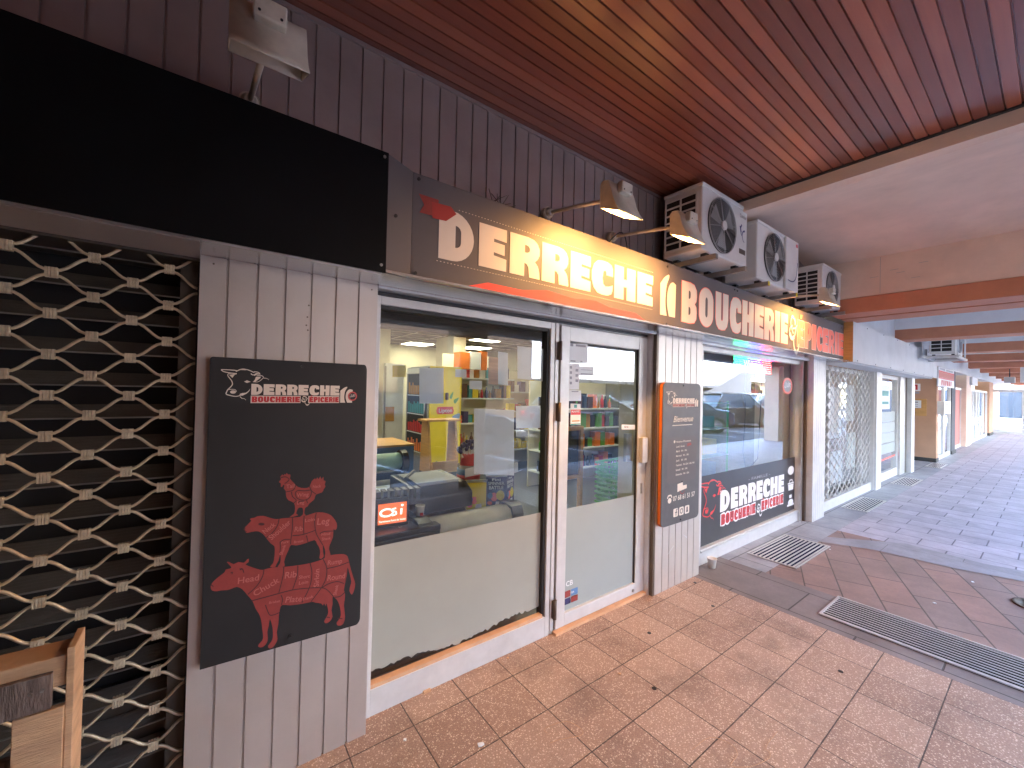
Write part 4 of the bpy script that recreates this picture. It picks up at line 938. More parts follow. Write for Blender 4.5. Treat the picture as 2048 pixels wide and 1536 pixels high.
m = MB()
for q in (.10, .72): m.box(q, -.052, -.045, q+.035, -.0505, -.008)
m.build('bracket_cap', 'yellow', A2)
A3 = ac(5.43, 1.56, 2.625, .74, .27, .45, 'small white air conditioner at the far end above the word EPICERIE', 1)
art('maker_mark', [('acgrey', [[(.62,.358),(.71,.358),(.71,.374),(.62,.374)]])], -.001, A3, .001)
A4 = ac(10.9, 1.115, 2.43, .95, .33, .60, 'cream air conditioner hung far down the arcade under the beams', 1, fs=.5)
m = MB()
for q in ((-.03, -.03), (.96, -.03), (-.03, .42)): m.tube([(q[0], q[1], -.06), (q[0], q[1], .72)], .012, 6)
m.box(-.15, -.06, -.075, 1.02, -.02, -.035); m.box(-.25, .36, -.06, 1.02, .40, -.02); m.box(-.06, -.06, -.07, -.02, .5, -.03); m.box(.96, -.06, -.07, 1.0, .5, -.03)
m.build('hanging_frame', 'steelw', A4)

# ---- shops beyond the butcher
grooved(6.2, 6.64, [6.25, 6.32, 6.39, 6.46, 6.53, 6.59], .0, 2.072, 1.86).build('white_pilaster', 'frame', BLD)
bx('pilaster_core', 'frame', 6.2005, 1.89, 0, 6.6395, 2.12, 2.07, BLD)
bx('fascia_soffit', 'soffit', 6.64, 1.62, 2.070, 12.86, 1.96, 2.080, BLD)
FB = thing('fascia_box', 'pale blank fascia box screwed over the lattice grille', 'sign')
bx('panel', 'whitepaint', 6.705, 1.590, 2.060, 12.86, 1.600, 2.585, FB); bx('end_board', 'pine', 6.700, 1.5905, 2.062, 6.7045, 1.69, 2.583, FB)
m = MB()
for i in range(14): m.disc(6.9+i*.45, 1.59, 2.56 if i % 2 else 2.085, .008, 'y', .004, 8)
m.build('screw', 'black', FB)
G2 = thing('roller_grille', 'white wavy lattice grille closed between two white pilasters', 'grille')
grille(G2, 6.66, 9.27, .135, 2.05, 1.955, 6.70, 1.98, 'frame', 'frame', .0058, .1175, .142, 6)
bx('bottom_bar', 'frame', 6.65, 1.93, 0.0, 9.28, 1.975, .135, G2); bx('guide_rail', 'frame', 9.265, 1.90, 0, 9.289, 1.99, 2.06, G2)
NW = thing('shop_window', 'shop window with posters behind the white lattice grille', 'window')
m = MB(); frame_box(m, 6.65, 9.28, 0, 2.06, .05, .05, .06, .08, 2.06, 2.10); m.box(7.5, 2.061, .08, 7.56, 2.10, 2.0); m.build('frame', 'frame', NW)
MB().poly([(6.7, 2.08, .08), (9.23, 2.08, .08), (9.23, 2.08, 2.0), (6.7, 2.08, 2.0)]).build('pane', 'glass', NW)
m = MB()
for x, z, w_, h in ((6.8, 1.1, .5, .75), (7.65, .95, .55, .8), (8.4, 1.2, .5, .6), (7.7, .25, .6, .5), (8.5, .4, .5, .6)): m.box(x, 2.085, z, x+w_, 2.088, z+h)
m.build('poster', 'paper', NW)
bx('shop_room', 'intwall', 6.45, 3.4, 0, 12.8, 3.5, 2.6, BLD); bx('shop_room_floor', 'intfloor', 6.45, 2.1, -.01, 12.8, 3.4, .002, BLD)
bx('pilaster', 'frame', 9.29, 1.868, 0, 9.62, 2.12, 2.07, BLD, .004)
TW = thing('shop_window', 'narrow shop window with striped frosted bands and notices beyond the lattice grille', 'window')
m = MB(); frame_box(m, 9.63, 11.6, 0, 2.05, .06, .05, .07, .16, 2.0, 2.06); m.build('frame', 'frame', TW)
MB().poly([(9.69, 2.03, .16), (11.55, 2.03, .16), (11.55, 2.03, 1.98), (9.69, 2.03, 1.98)]).build('pane', 'glass2', TW)
art('frosted_film', [('film2', [[(9.7, .50+.21*k), (11.54, .50+.21*k), (11.54, .695+.21*k), (9.7, .695+.21*k)] for k in range(4)]), ('pinkred', [[(9.7,.36),(11.54,.40),(11.54,.43),(9.7,.39)]])], 2.028, TW, .001)
art('notice', [('paper', [[(10.35, 1.38-.0), (11.05, 1.38), (11.05, 1.85), (10.35, 1.85)], [(9.85, 1.45), (10.25, 1.45), (10.25, 1.78), (9.85, 1.78)]]), ('teal', [[(10.45,1.64),(10.95,1.64),(10.95,1.74),(10.45,1.74)],[(10.45,1.48),(10.95,1.48),(10.95,1.53),(10.45,1.53)]])], 2.027, TW, .001)
bx('inner_jamb', 'alu', 11.6, 1.96, 0, 12.05, 2.06, 2.07, BLD); bx('shutter_guide', 'aludark', 12.05, 1.96, 0, 12.2, 2.02, 2.07, BLD)
bx('pilaster', 'frame', 12.2, 1.88, 0, 12.5, 2.15, 2.07, BLD, .004)
bx('passage_wall', 'cream', 12.3, 2.16, 0, 12.42, 6, 2.6, BLD)
# tan return wall with plinth and notice board
bx('return_wall', 'salmon', 14.8, 1.83, 0, 15.1, 6, 2.44, BLD); bx('plinth', 'plinth', 14.78, 1.82, 0, 15.12, 5.9, .10, BLD)
bx('passage_end_wall', 'cream', 12.4, 5.9, 0, 14.8, 6.05, 2.6, BLD); bx('passage_ceiling', 'cream', 12.3, 2.11, 2.44, 15, 6, 2.5, BLD)
NB = thing('notice_board', 'small wooden notice board with white note on the tan return wall', 'notice board')
bx('frame', 'pine', 14.765, 2.0, 1.16, 14.779, 2.62, 1.60, NB, .002); bx('cork', 'pine', 14.761, 2.04, 1.19, 14.766, 2.60, 1.57, NB)
bx('note', 'paper', 14.757, 2.10, 1.36, 14.7605, 2.56, 1.56, NB)
m = MB()
for k in range(3): m.box(14.755, 2.16, 1.40+k*.05, 14.7568, 2.50, 1.41+k*.05+(.012 if k == 2 else 0))
m.build('lettering', 'aludark', NB)
HS = thing('wall_sign', 'small white square sign with a red letter above the notice board', 'sign')
bx('plate', 'white_ink', 14.77, 2.12, 1.80, 14.779, 2.36, 1.99, HS)
m = MB(); m.box(14.765, 2.17, 1.83, 14.7695, 2.21, 1.97); m.box(14.765, 2.27, 1.83, 14.7695, 2.31, 1.97); m.box(14.765, 2.17, 1.93, 14.7694, 2.31, 1.97); m.build('letter', 'lred', HS)
bx('lower_plate', 'grey_ink', 14.77, 2.14, 1.73, 14.779, 2.34, 1.785, HS)
# red and white shop sign, doors and pilasters further down
RS = thing('shop_sign', 'white and red fascia sign over the far glass door', 'sign')
bx('panel', 'white_ink', 14.72, 1.79, 1.93, 17.3, 1.82, 2.42, RS)
art('stripe_print', [('red_ink', [[(14.73,2.30),(17.29,2.30),(17.29,2.335),(14.73,2.335)], [(14.73,2.13),(17.29,2.13),(17.29,2.155),(14.73,2.155)]]), ('soft_ink', [[(14.73,2.157),(17.29,2.157),(17.29,2.298),(14.73,2.298)]])], 1.79, RS, .002)
random.seed(21)
art('faded_lettering', [('grey_ink', [[(14.85+k*.17,2.352),(14.97+k*.17,2.352),(14.97+k*.17,2.405),(14.85+k*.17,2.405)] for k in range(13) if k != 5]), ('red_ink', [[(15.1+k*.30,1.965),(15.1+k*.30+random.uniform(.1,.24),1.965),(15.1+k*.30+random.uniform(.1,.24),2.095),(15.1+k*.30,2.095)] for k in range(6)])], 1.788, RS, .003)
def farshop(x0, x1, y, label, n=2, mtl='glass2', fill=None):
    t = thing('shopfront', label, 'shopfront'); m = MB(); w_ = (x1-x0)/n
    for k in range(n): frame_box(m, x0+k*w_, x0+(k+1)*w_, 0, 2.0, .07, .07, .07, .10, y, y+.06)
    m.build('frame', 'frame', t)
    MB().poly([(x0, y+.03, .05), (x1, y+.03, .05), (x1, y+.03, 1.97), (x0, y+.03, 1.97)]).build('pane', mtl, t)
    return t
f1 = farshop(15.1, 17.38, 1.86, 'far glass shopfront under the red and white sign')
art('poster', [('paper', [[(15.2,.15),(15.9,.15),(15.9,.75),(15.2,.75)]]), ('sheet_red', [[(15.25,1.4),(15.9,1.4),(15.9,1.85),(15.25,1.85)]])], 1.885, f1, .003)
LB = thing('letter_box', 'grey letter box fixed beside the far glass door', 'letter box'); bx('box', 'acw', 14.9, 1.70, 1.22, 15.9, 1.84, 1.55, LB, .01); bx('slot', 'black', 15.1, 1.698, 1.46, 15.6, 1.7005, 1.48, LB)
bx('pilaster', 'greywall', 17.40, 1.84, 0, 18.1, 2.2, 2.44, BLD); bx('plinth', 'plinth', 17.38, 1.82, 0, 18.12, 2.2, .10, BLD)
f2 = farshop(18.12, 20.8, 1.98, 'far shopfront with closed pinkish shutter', 1, 'soft_ink')
tag(bx('hanging_sign', 'whitepaint', 18.1, 1.5, 2.05, 19.4, 1.56, 2.28), 'small white sign jutting out above the closed pinkish shutter', 'sign')
bx('pilaster', 'cream', 20.8, 1.86, 0, 22.2, 2.2, 2.44, BLD)
f3 = farshop(22.2, 25.2, 1.90, 'white framed double glass doors far down the walkway', 3); f4 = farshop(25.2, 28.3, 1.90, 'farthest white framed glass shopfront before the brown pillar', 2)
bx('pillar', 'salmon', 28.4, 1.84, 0, 30.2, 2.3, 2.44, BLD); bx('plinth', 'plinth', 28.38, 1.82, 0, 30.22, 2.3, .12, BLD)
bx('far_room', 'intwall', 15.1, 4.5, 0, 42, 4.6, 2.6, BLD); bx('far_wall', 'cream', 31.5, 2.3, 0, 42, 2.5, 2.6, BLD)
OD = thing('open_door', 'white framed glass vestibule standing across the far end of the walkway', 'door')
m = MB(); m.box(31.0, .90, 0, 31.08, 1.0, 2.15); m.box(31.0, 2.0, 0, 31.08, 2.1, 2.15); m.box(31.001, 1.0, 2.02, 31.079, 2.0, 2.149); m.box(31.001, 1.0, 0.001, 31.079, 2.0, .10); m.box(30.95, .92, .9, 31.0, .98, 1.3); m.build('frame', 'frame', OD)
MB().poly([(31.04, 1.0, .1), (31.04, 2.0, .1), (31.04, 2.0, 2.02), (31.04, 1.0, 2.02)]).build('pane', 'glass2', OD)
PSG = thing('projecting_sign', 'grey hanging sign under the beams at the right edge', 'sign')
bx('panel', 'whitepaint', 14.6, -.9, 2.02, 14.66, .50, 2.36, PSG, .004)
m = MB(); q = MB()
m.tube([(14.63, .3, 2.36), (14.63, .3, 2.7)], .01, 6).tube([(14.63, -.7, 2.36), (14.63, -.7, 2.7)], .01, 6); m.build('rod', 'steel', PSG)
m = MB(); m.box(14.594, .22, 2.10, 14.5995, .25, 2.27); m.box(14.594, .08, 2.10, 14.5995, .11, 2.27); m.prism([(14.594, .25, 2.27), (14.594, .22, 2.27), (14.594, .08, 2.10), (14.594, .11, 2.10)], (.005, 0, 0)); m.build('lettering', 'grey_ink', PSG)
CL = thing('ceiling_lantern', 'small square dark lamp hanging far down the arcade', 'lamp'); bx('body', 'acgrey', 19.9, .78, 2.16, 20.15, 1.0, 2.34, CL, .01); MB().tube([(20.02, .89, 2.34), (20.02, .89, 2.6)], .012, 6).build('rod', 'black', CL)

# ---- drain grates, manhole, litter on the floor
def grate(x0, x1, y0, y1, n, along, label, mt='steel', base='black', fill=.5, z=.002):
    t = thing('floor_grate', label, 'grate', (x0, y0, z), 0, 'floor grates in the paving')
    bx('pit_shade', base, 0, 0, 0, x1-x0, y1-y0, .0015, t); m = MB(); W_, H_ = x1-x0, y1-y0; e = .014
    m.box(0, 0, .002, W_, e, .010); m.box(0, H_-e, .002, W_, H_, .010); m.box(0, e, .002, e, H_-e, .010); m.box(W_-e, e, .002, W_, H_-e, .010)
    m.build('rim', mt, t); m = MB()
    for k in range(n):
        c = (k+.5)/n
        if along == 'x': m.box(e, e+(H_-2*e)*c-H_/n*fill/2, .002, W_-e, e+(H_-2*e)*c+H_/n*fill/2, .006)
        else: m.box(e+(W_-2*e)*c-W_/n*fill/2, e, .002, e+(W_-2*e)*c+W_/n*fill/2, H_-e, .0045)
    m.build('bars', mt, t); return t
grate(3.64, 4.085, -1.75, 1.044, 11, 'y', 'long linear drain grate crossing the walkway', 'steelw', 'pit_shade', .34)
grate(4.40, 5.36, 1.438, 1.868, 11, 'x', 'striped floor grate by the lettered window, nearest the camera', 'steelw', 'pit_shade_blue', .42)
grate(7.40, 8.45, 1.57, 1.87, 9, 'x', 'striped floor grate in front of the white lattice grille', 'steelw', 'pit_shade_blue', .40)
grate(10.3, 11.3, 1.57, 1.87, 8, 'x', 'striped floor grate before the tan return wall', 'steelw', 'pit_shade_blue', .40)
grate(13.6, 14.6, 1.60, 1.87, 8, 'x', 'farthest striped floor grate at the foot of the far glass shopfront', 'steelw', 'pit_shade_blue', .40)
MH = thing('manhole_cover', 'round rusty manhole cover at the right edge of the paving', 'manhole', (5.22, .06, 0))
MB().lathe([(.155, 0), (.155, .008), (.135, .008), (.135, .005), (.0, .005)], 0, 0, 28, .002).build('cover', 'rust', MH)
m = MB()
for k in range(5): m.box(-.09, -.08+k*.04, .0072, .09, -.065+k*.04, .010)
m.build('ribs', 'rust', MH)
CU = thing('paper_cup', 'white paper cup standing at the foot of the lettered window', 'cup', (3.77, 1.90, .002))
MB().lathe([(.028, 0), (.040, .082), (.0425, .084), (.0425, .088), (.038, .086), (.026, .006), (.0, .006)], 0, 0, 24).build('cup_wall', 'cup', CU)
random.seed(11)
for i, (a, b, s_) in enumerate([(875, 1332, .012), (963, 1492, .02), (810, 1482, .010), (1015, 1318, .010), (1660, 1100, .010), (1600, 1045, .012), (1500, 1040, .012), (1870, 1208, .015), (1945, 1165, .013), (1240, 1350, .012)]):
    q = EYE + ray(a, b)*(-1.6/ray(a, b).z)
    m = MB(); m.prism([(q.x+s_*random.uniform(.6, 1)*math.cos(t), q.y+s_*random.uniform(.4, 1)*math.sin(t), .005) for t in (0, 1.1, 2.2, 3.3, 4.4, 5.4)], (0, 0, .004))
    tag(m.build('paper_scrap', 'paper' if i % 3 else 'woodraw'), 'tiny pale scrap of litter lying on the paving', 'litter', 'scraps of litter on the paving')
def string(pts, name, label):
    P = []
    for a, b in smooth(pts, 5, False):
        r = ray(a, b); q = EYE+r*(-1.597/r.z); P.append((q.x, q.y, .005))
    tag(MB().tube(P, .0011, 5).build(name, 'woodraw'), label, 'string')
string([(1385, 1500+0), (1420, 1476), (1460, 1488), (1475, 1510), (1462, 1532), (1500, 1534), (1535, 1520), (1540, 1508), (1532, 1495), (1550, 1470), (1555, 1464)], 'string', 'thin pale string curling over the terrazzo in the foreground')
string([(1100, 1487), (1120, 1480), (1160, 1472), (1165, 1462), (1150, 1450), (1128, 1444), (1090, 1458), (1094, 1467)], 'string', 'loose ring of pale string on the terrazzo left of the long one')
for x, y in ((1.98, 1.30), (2.4, 1.62), (3.1, 1.55), (3.35, 1.83), (3.0, .75)):
    tag(MB().disc(x, y, .0015, .013, 'z', .002, 10).build('gum_spot', 'black'), 'flat dark spot of trodden gum on the terrazzo', 'gum', 'gum spots on the terrazzo')

# ================================================================== INSIDE THE SHOP
CT = thing('checkout_counter', 'black topped checkout counter with cream belt and white end roller behind the window', 'counter')
bx('body', 'blk', .30, 2.24, 0, 1.16, 3.2, .740, CT, .006)
bx('black_top', 'blk', .30, 2.235, .741, 1.16, 2.62, .775, CT, .006)
bx('body', 'dark', 1.18, 2.32, 0, 1.82, 3.22, .70, CT)
MB().prism([(1.12, y, z) for y, z in ((2.27, .66), (2.26, .72), (2.28, .765), (2.33, .785), (2.40, .775), (2.40, .66))], (.60, 0, 0), True).build('end_roller', 'belt', CT)
for x in (1.03, 1.72): MB().prism([(x, y, z) for y, z in ((2.25, .655), (2.245, .73), (2.27, .785), (2.34, .80), (2.42, .79), (2.42, .655))], (.09, 0, 0)).build('end_cap', 'blk', CT)
bx('belt', 'beltin', .62, 2.66, .80, 1.58, 3.12, .835, CT, .004)
MB().tube([(.60, 3.14, .85), (1.60, 3.14, .85)], .022, 8).build('rail', 'belt', CT)
for x in (.60, 1.58): MB().tube([(x-.02, 3.14, .85), (x+.05, 3.14, .85)], .026, 8).build('rail_cap', 'blk', CT)
for i, (x, y, rz) in enumerate(((.78, 2.80, .1), (1.0, 2.92, -.2), (1.24, 2.98, .3))):
    o = bx('paper_sheet', 'paper', -.10, -.13, 0, .10, .13, .0015); o.location = (x, y, .836+.002*i); o.rotation_euler = (0, 0, rz)
    tag(o, ['left sheet of paper lying on the cream checkout belt', 'middle sheet of paper lying on the cream checkout belt', 'right sheet of paper by the sweet tub on the checkout belt'][i], 'paper')
PT = thing('till_screen', 'small black till screen showing an orange CSi page by the window', 'screen', (.895, 2.33, .775), R(-6))
bx('screen_case', 'blk', -.10, .012, .0, .10, .05, .165, PT, .008); bx('display', 'csi', -.083, .0085, .022, .083, .0118, .140, PT)
art('csi_print', [('scrw', [[ell(-.035, .088, .042, .026), ell(-.033, .088, .030, .016)]]+stroke([(.02,.108),(-.002,.104),(-.002,.092),(.018,.088),(.02,.073),(-.004,.068)], .009, None, 3)+stroke([(.052,.104),(.050,.068)], .012, None, 1)+[ell(.056, .122, .008, .007)])], .0085, PT, .0008)
words('lettering', [('Terminaux Point de Vente', -.078, .034, .012, .155, 0)], .0085, PT, 'scrw', .001)
m = MB(); m.box(-.17, .07, .10, .18, .10, .135)
for q in range(9): m.box(-.165+q*.04, .055, .135, -.140+q*.04, .13, .20)
m.build('receipt_printer', 'blk', PT)
MB().tube([(.03, -.01, .0), (.05, -.05, -.01), (.055, -.07, -.06), (.05, -.075, -.12)], .005, 6).tube([(.045, -.01, 0), (.065, -.05, -.012), (.07, -.07, -.06), (.06, -.075, -.12)], .004, 6).build('cable', 'steel', PT)
PC = thing('coffee_cup', 'small white coffee cup beside the orange till screen', 'cup', (1.105, 2.42, .775))
MB().lathe([(.022, 0), (.031, .075), (.033, .077), (.029, .075), (.02, .006), (0, .006)], 0, 0, 20).build('cup_wall', 'cup', PC)
bx('red_mark', 'lred', -.012, -.0325, .018, .008, -.0265, .036, PC)
SC = thing('till_machine', 'black till machine and cash drawer behind the orange screen', 'till')
MB().prism([(1.10, y, z) for y, z in ((2.46, .775), (2.46, .88), (2.55, .935), (2.95, .95), (2.95, .775))], (.42, 0, 0)).build('machine_body', 'blk', SC, bev=.01)
bx('scanner_glass', 'acgrey', 1.14, 2.56, .936, 1.46, 2.90, .955, SC); MB().tube([(1.15, 2.52, .93), (1.08, 2.6, .99), (1.20, 2.75, 1.0)], .012, 8).build('card_reader', 'blk', SC)
KB = thing('keyboard', 'dark keyboard tray left of the orange screen', 'keyboard'); m = MB(); m.box(.66, 2.42, .87, 1.02, 2.58, .89)
m.build('tray', 'blk', KB); m = MB()
for a in range(9):
    for b in range(3): m.box(.675+a*.038, 2.435+b*.045, .8905, .705+a*.038, 2.47+b*.045, .90)
m.build('keys', 'acgrey', KB)
# lollipop tub
LO = thing('lollipop_tub', 'blue printed tub of wrapped lollipops with red collar on the counter', 'sweet tub', (1.685, 2.80, .70))
MB().lathe([(.09, 0), (.09, .30), (.088, .30), (.088, .005), (0, .005)], 0, 0, 28).build('tub', 'clear', LO)
MB().lathe([(.0915, .155), (.0915, .27)], 0, 0, 28).build('blue_label', 'blue', LO); MB().lathe([(.0925, .185), (.0925, .225)], 0, 0, 28).build('red_band', 'lred', LO)
MB().lathe([(.075, .27), (.06, .35), (.05, .38), (0, .38)], 0, 0, 20).build('red_collar', 'lred', LO)
random.seed(2); m = MB(); q = MB(); w_ = MB()
for k in range(34):
    a = random.uniform(0, 2*math.pi); rr_ = random.uniform(.01, .095); z = .50-rr_*1.1+random.uniform(-.015, .015)
    x, y = rr_*math.cos(a), rr_*math.sin(a); m.tube([(x*.5, y*.5, .33), (x, y, z)], .0028, 5)
    s_ = [(x+.017*math.cos(t)*math.cos(u), y+.017*math.sin(t)*math.cos(u), z+.017*math.sin(u)) for u in (-1.1, 0, 1.1) for t in [2*math.pi*j/8 for j in range(8)]]
    v = [q.bm.verts.new(p_) for p_ in s_]
    for i in range(2):
        for j in range(8): q._f([v[i*8+j], v[i*8+(j+1) % 8], v[(i+1)*8+(j+1) % 8], v[(i+1)*8+j]], True)
    q._f(v[:8]); q._f(v[16:])
for k in range(60):
    a = random.uniform(0, 6.28); rr_ = random.uniform(.02, .08); z = random.uniform(.01, .14); b = random.uniform(0, 6.28); w_.tube([(rr_*math.cos(a), rr_*math.sin(a), z), (rr_*math.cos(a)+.03*math.cos(b), rr_*math.sin(a)+.03*math.sin(b), z+.02)], .003, 4)
m.build('sticks', 'white_ink', LO)['kind'] = 'stuff'; q.build('lollipops', 'navy', LO)['kind'] = 'stuff'; w_.build('loose_sweets', 'soft_ink', LO)['kind'] = 'stuff'
# sweet boxes
def sweetbox(x, y, rz, w_, d, h, m1, label, txt):
    t = thing('sweet_box', label, 'box', (x, y, .70), rz); bx('carton', m1, 0, 0, 0, w_, d, h, t)
    if txt:
        words('lettering', [(txt[0], w_*.3, h*.86, h*.07, w_*.4, .05), (txt[1], w_*.12, h*.72, h*.10, w_*.76, .05), (txt[2], w_*.16, h*.58, h*.11, w_*.68, .05)], 0, t, 'white_ink', .002)
    art('sweet_print', [('pinkred', [ell(w_*.4, h*.34, w_*.16, h*.14), ell(w_*.2, h*.14, w_*.12, h*.06)]), ('yellow', [ell(w_*.70, h*.40, w_*.2, h*.16)]), ('blue', [ell(w_*.22, h*.38, w_*.12, h*.10)]), ('white_ink', [[(w_*.45,h*.05),(w_*.8,h*.04),(w_*.75,h*.22),(w_*.5,h*.2)]])], 0, t, .001)
    fl = MB().prism([(0, 0, h), (w_*.0, -.07, h+.035), (w_, -.07, h+.035), (w_, 0, h)], (0, 0, .002)).build('open_flap', 'white_ink', t)
    return t
sweetbox(1.72, 2.60, R(-38), .16, .14, .235, 'navy', 'dark blue sweet carton with its printed corner turned to the window', ('Fini', 'SPINNER', 'BATTLE'))
sweetbox(1.86, 2.53, R(25), .13, .12, .235, 'navy', 'second dark blue sweet carton, right of the corner turned one', ('Fini', 'SPINNER', 'BATTLE'))
sweetbox(1.56, 2.62, R(-25), .15, .1, .20, 'yellow', 'yellow sweet carton between lollipop tub and blue cartons', None)
# fridge with yellow side
FR = thing('drinks_fridge', 'tall glass door drinks fridge with a yellow lemon tea side panel', 'fridge')
bx('cabinet', 'acw', 2.875, 6.0, .08, 3.42, 6.85, 1.95, FR); bx('base', 'steel', 2.85, 5.99, 0, 3.43, 6.86, .45, FR)
bx('yellow_side', 'yellow', 2.85, 5.985, .12, 3.425, 5.9985, 1.945, FR)
bx('door_frame', 'steel', 2.82, 6.0, .47, 2.87, 6.85, 1.93, FR); bx('door_glass', 'acdark', 2.812, 6.07, .52, 2.8195, 6.78, 1.82, FR); bx('lit_header', 'white_ink', 2.812, 6.02, 1.83, 2.8195, 6.83, 1.92, FR)
MB().tube([(2.79, 6.05, .9), (2.79, 6.05, 1.5)], .012, 8).build('door_handle', 'steel', FR)
random.seed(9)
for k in range(4):
    m = MB()
    for j in range(9): m.box(2.807, 6.10+j*.073, .55+k*.31, 2.8115, 6.15+j*.073, .72+k*.31+random.uniform(-.04, .04))
    m.build('bottle_row', ['orange', 'lred', 'teal', 'jar'][k], FR)
    bx('shelf_edge', 'white_ink', 2.8065, 6.08, .525+k*.31, 2.8115, 6.77, .54+k*.31, FR)
art('tea_print', [('lred', [[(2.99,1.17),(3.27,1.17),(3.29,1.22),(3.27,1.29),(2.99,1.29),(2.97,1.22)]]), ('leaf', [smooth([(3.20,1.45),(3.27,1.54),(3.24,1.42)], 3), smooth([(3.28,1.40),(3.38,1.44),(3.31,1.34)], 3), smooth([(2.90,.32),(3.0,.42),(3.05,.30)], 3), smooth([(2.90,.18),(3.02,.24),(3.0,.12)], 3)]), ('blue', [smooth([(3.26,1.13),(3.40,1.18),(3.38,1.06),(3.30,1.05)], 3)]), ('orange', [[ell(2.93,.30,.07,.10),ell(2.93,.30,.05,.075)]]), ('jar', [ell(2.95,.30,.04,.06)]), ('dark_ink', [rr(3.12,1.40,3.18,1.52,(.02,.02),(.02,.02),(.02,.02),(.02,.02))])], 5.985, FR, .002)
words('lettering', [('Lipton', 3.01, 1.20, .065, .24, 0)], 5.975, FR, 'white_ink', .004)
F2 = thing('drinks_fridge', 'second pale fridge cabinet with jars left of the yellow one', 'fridge')
bx('cabinet', 'acw', 2.45, 6.9, 0, 2.78, 7.4, 2.0, F2); bx('door_glass', 'jar', 2.46, 6.893, 1.0, 2.62, 6.899, 1.25, F2); bx('door_frame', 'steel', 2.44, 6.88, .1, 2.46, 6.91, 1.95, F2)
ST = thing('display_stand', 'slanted pine display stand beside the yellow fridge panel', 'stand', (2.17, 4.5, .56))
for x in (0, .37):
    MB().prism([(x, 0, 0), (x, .30, 0), (x, .26, .62), (x, .10, .62)], (.03, 0, 0)).build('side', 'pine', ST)
bx('top', 'pine', -.04, .04, .621, .45, .30, .645, ST); bx('shelf', 'pine', .031, .01, .02, .369, .28, .05, ST); bx('front_lip', 'pine', .031, -.015, 0, .369, .008, .14, ST)
bx('base_block', 'dark', 0, .02, -.56, .40, .30, -.005, ST)
BC = thing('service_counter', 'blue fronted service counter with clear jars behind the till', 'counter')
bx('blue_panel', 'blue', 1.30, 4.0, 0, 1.74, 4.04, .99, BC); bx('counter_body', 'intwall', .2, 4.041, 0, 1.74, 4.6, .97, BC); bx('edge', 'pine', .2, 3.995, .991, 1.75, 4.62, 1.01, BC)
m = MB()
for k in range(5): m.lathe([(.06, 0), (.06, .22), (.0, .22)], .75+k*.16, 4.3, 12, 1.011)
m.build('clear_jars', 'clear', BC)
SL = thing('meat_slicer', 'pale green roll dispenser and black slicer before the blue counter', 'slicer')
MB().tube([(.55, 3.3, .98), (1.32, 3.3, .98)], .07, 14).build('roll', 'mint', SL); bx('stand', 'blk', .5, 3.25, .60, 1.34, 3.5, .90, SL, .01); MB().disc(1.36, 3.3, .97, .10, 'x', .05, 20).build('end_disc', 'blk', SL)
MB().lathe([(.05, 0), (.07, .06), (.03, .10), (0, .10)], .95, 3.7, 14, 1.05).build('motor', 'blk', SL)
RB = thing('wall_banner', 'narrow red banner with white lettering on the far pillar', 'banner')
bx('banner', 'lred', 2.06, 6.9, .95, 2.34, 6.905, 1.72, RB)
words('lettering', [('DULCESOL', 2.26, 1.00, .13, .66, R(90))], 6.9, RB, 'white_ink', .004)
# shelving: gondola at the back right with goods
def shelf(x0, x1, y, zs, label, depth=.35, fillers=('brown', 'lred', 'jar', 'yellow', 'navy', 'white_ink', 'teal'), sd=1):
    random.seed(sd); t = thing('shelf_unit', label, 'shelf', (x0, y, 0))
    bx('back', 'intwall', 0, depth, 0, x1-x0, depth+.02, zs[-1]+.45, t)
    for z in zs:
        bx('shelf', 'paper', 0, 0, z-.025, x1-x0, depth, z, t)
    out = []
    for z in zs:
        x = x0+.03; kind = random.choice('bx')
        while x < x1-.12:
            h = random.uniform(.13, .27); w_ = random.uniform(.06, .16); mt_ = random.choice(fillers)
            if kind == 'b':
                w_ = random.uniform(.065, .085)
                o = MB().lathe([(w_*.42, 0), (w_*.42, h*.6), (w_*.16, h*.78), (w_*.16, h), (0, h)], 0, 0, 9).build('bottle', mt_); lab = 'bottle standing in a row on the shelves at the back of the shop'; ct = 'bottle'; gp = 'bottles on the back shelves'
            else: o = MB().box(-w_*.45, -.05, 0, w_*.45, .08, h).build('packet', mt_); lab = 'packet of groceries standing on the shelves at the back of the shop'; ct = 'packet'; gp = 'packets on the back shelves'
            o.location = (x+w_/2, y+random.uniform(.07, .14), z+.001); tag(o, lab, ct, gp); x += w_+.008
            if random.random() < .2: kind = random.choice('bx')
    return t
shelf(3.55, 5.0, 6.6, (.5, .95, 1.42, 1.80), 'open grocery shelving with bottles and packets behind the window', sd=4)
shelf(5.05, 6.1, 6.8, (.35, .75, 1.15, 1.55), 'far right grocery shelving behind the taped notices', sd=8)
shelf(4.3, 6.2, 4.9, (.28, .62, .96, 1.30), 'dark produce shelving behind the glass door', sd=12, fillers=('lred', 'leaf', 'dark', 'jar', 'orange', 'brown', 'blk'))
HB = thing('hanging_boxes', 'orange and white cartons stacked on top of the back shelving', 'boxes', (3.6, 6.4, 1.95))
bx('carton', 'orange', 0, 0, -.0, .22, .2, .30, HB); bx('carton', 'white_ink', .24, 0, 0, .46, .2, .32, HB); bx('carton', 'orange', .48, 0, 0, .60, .2, .34, HB)
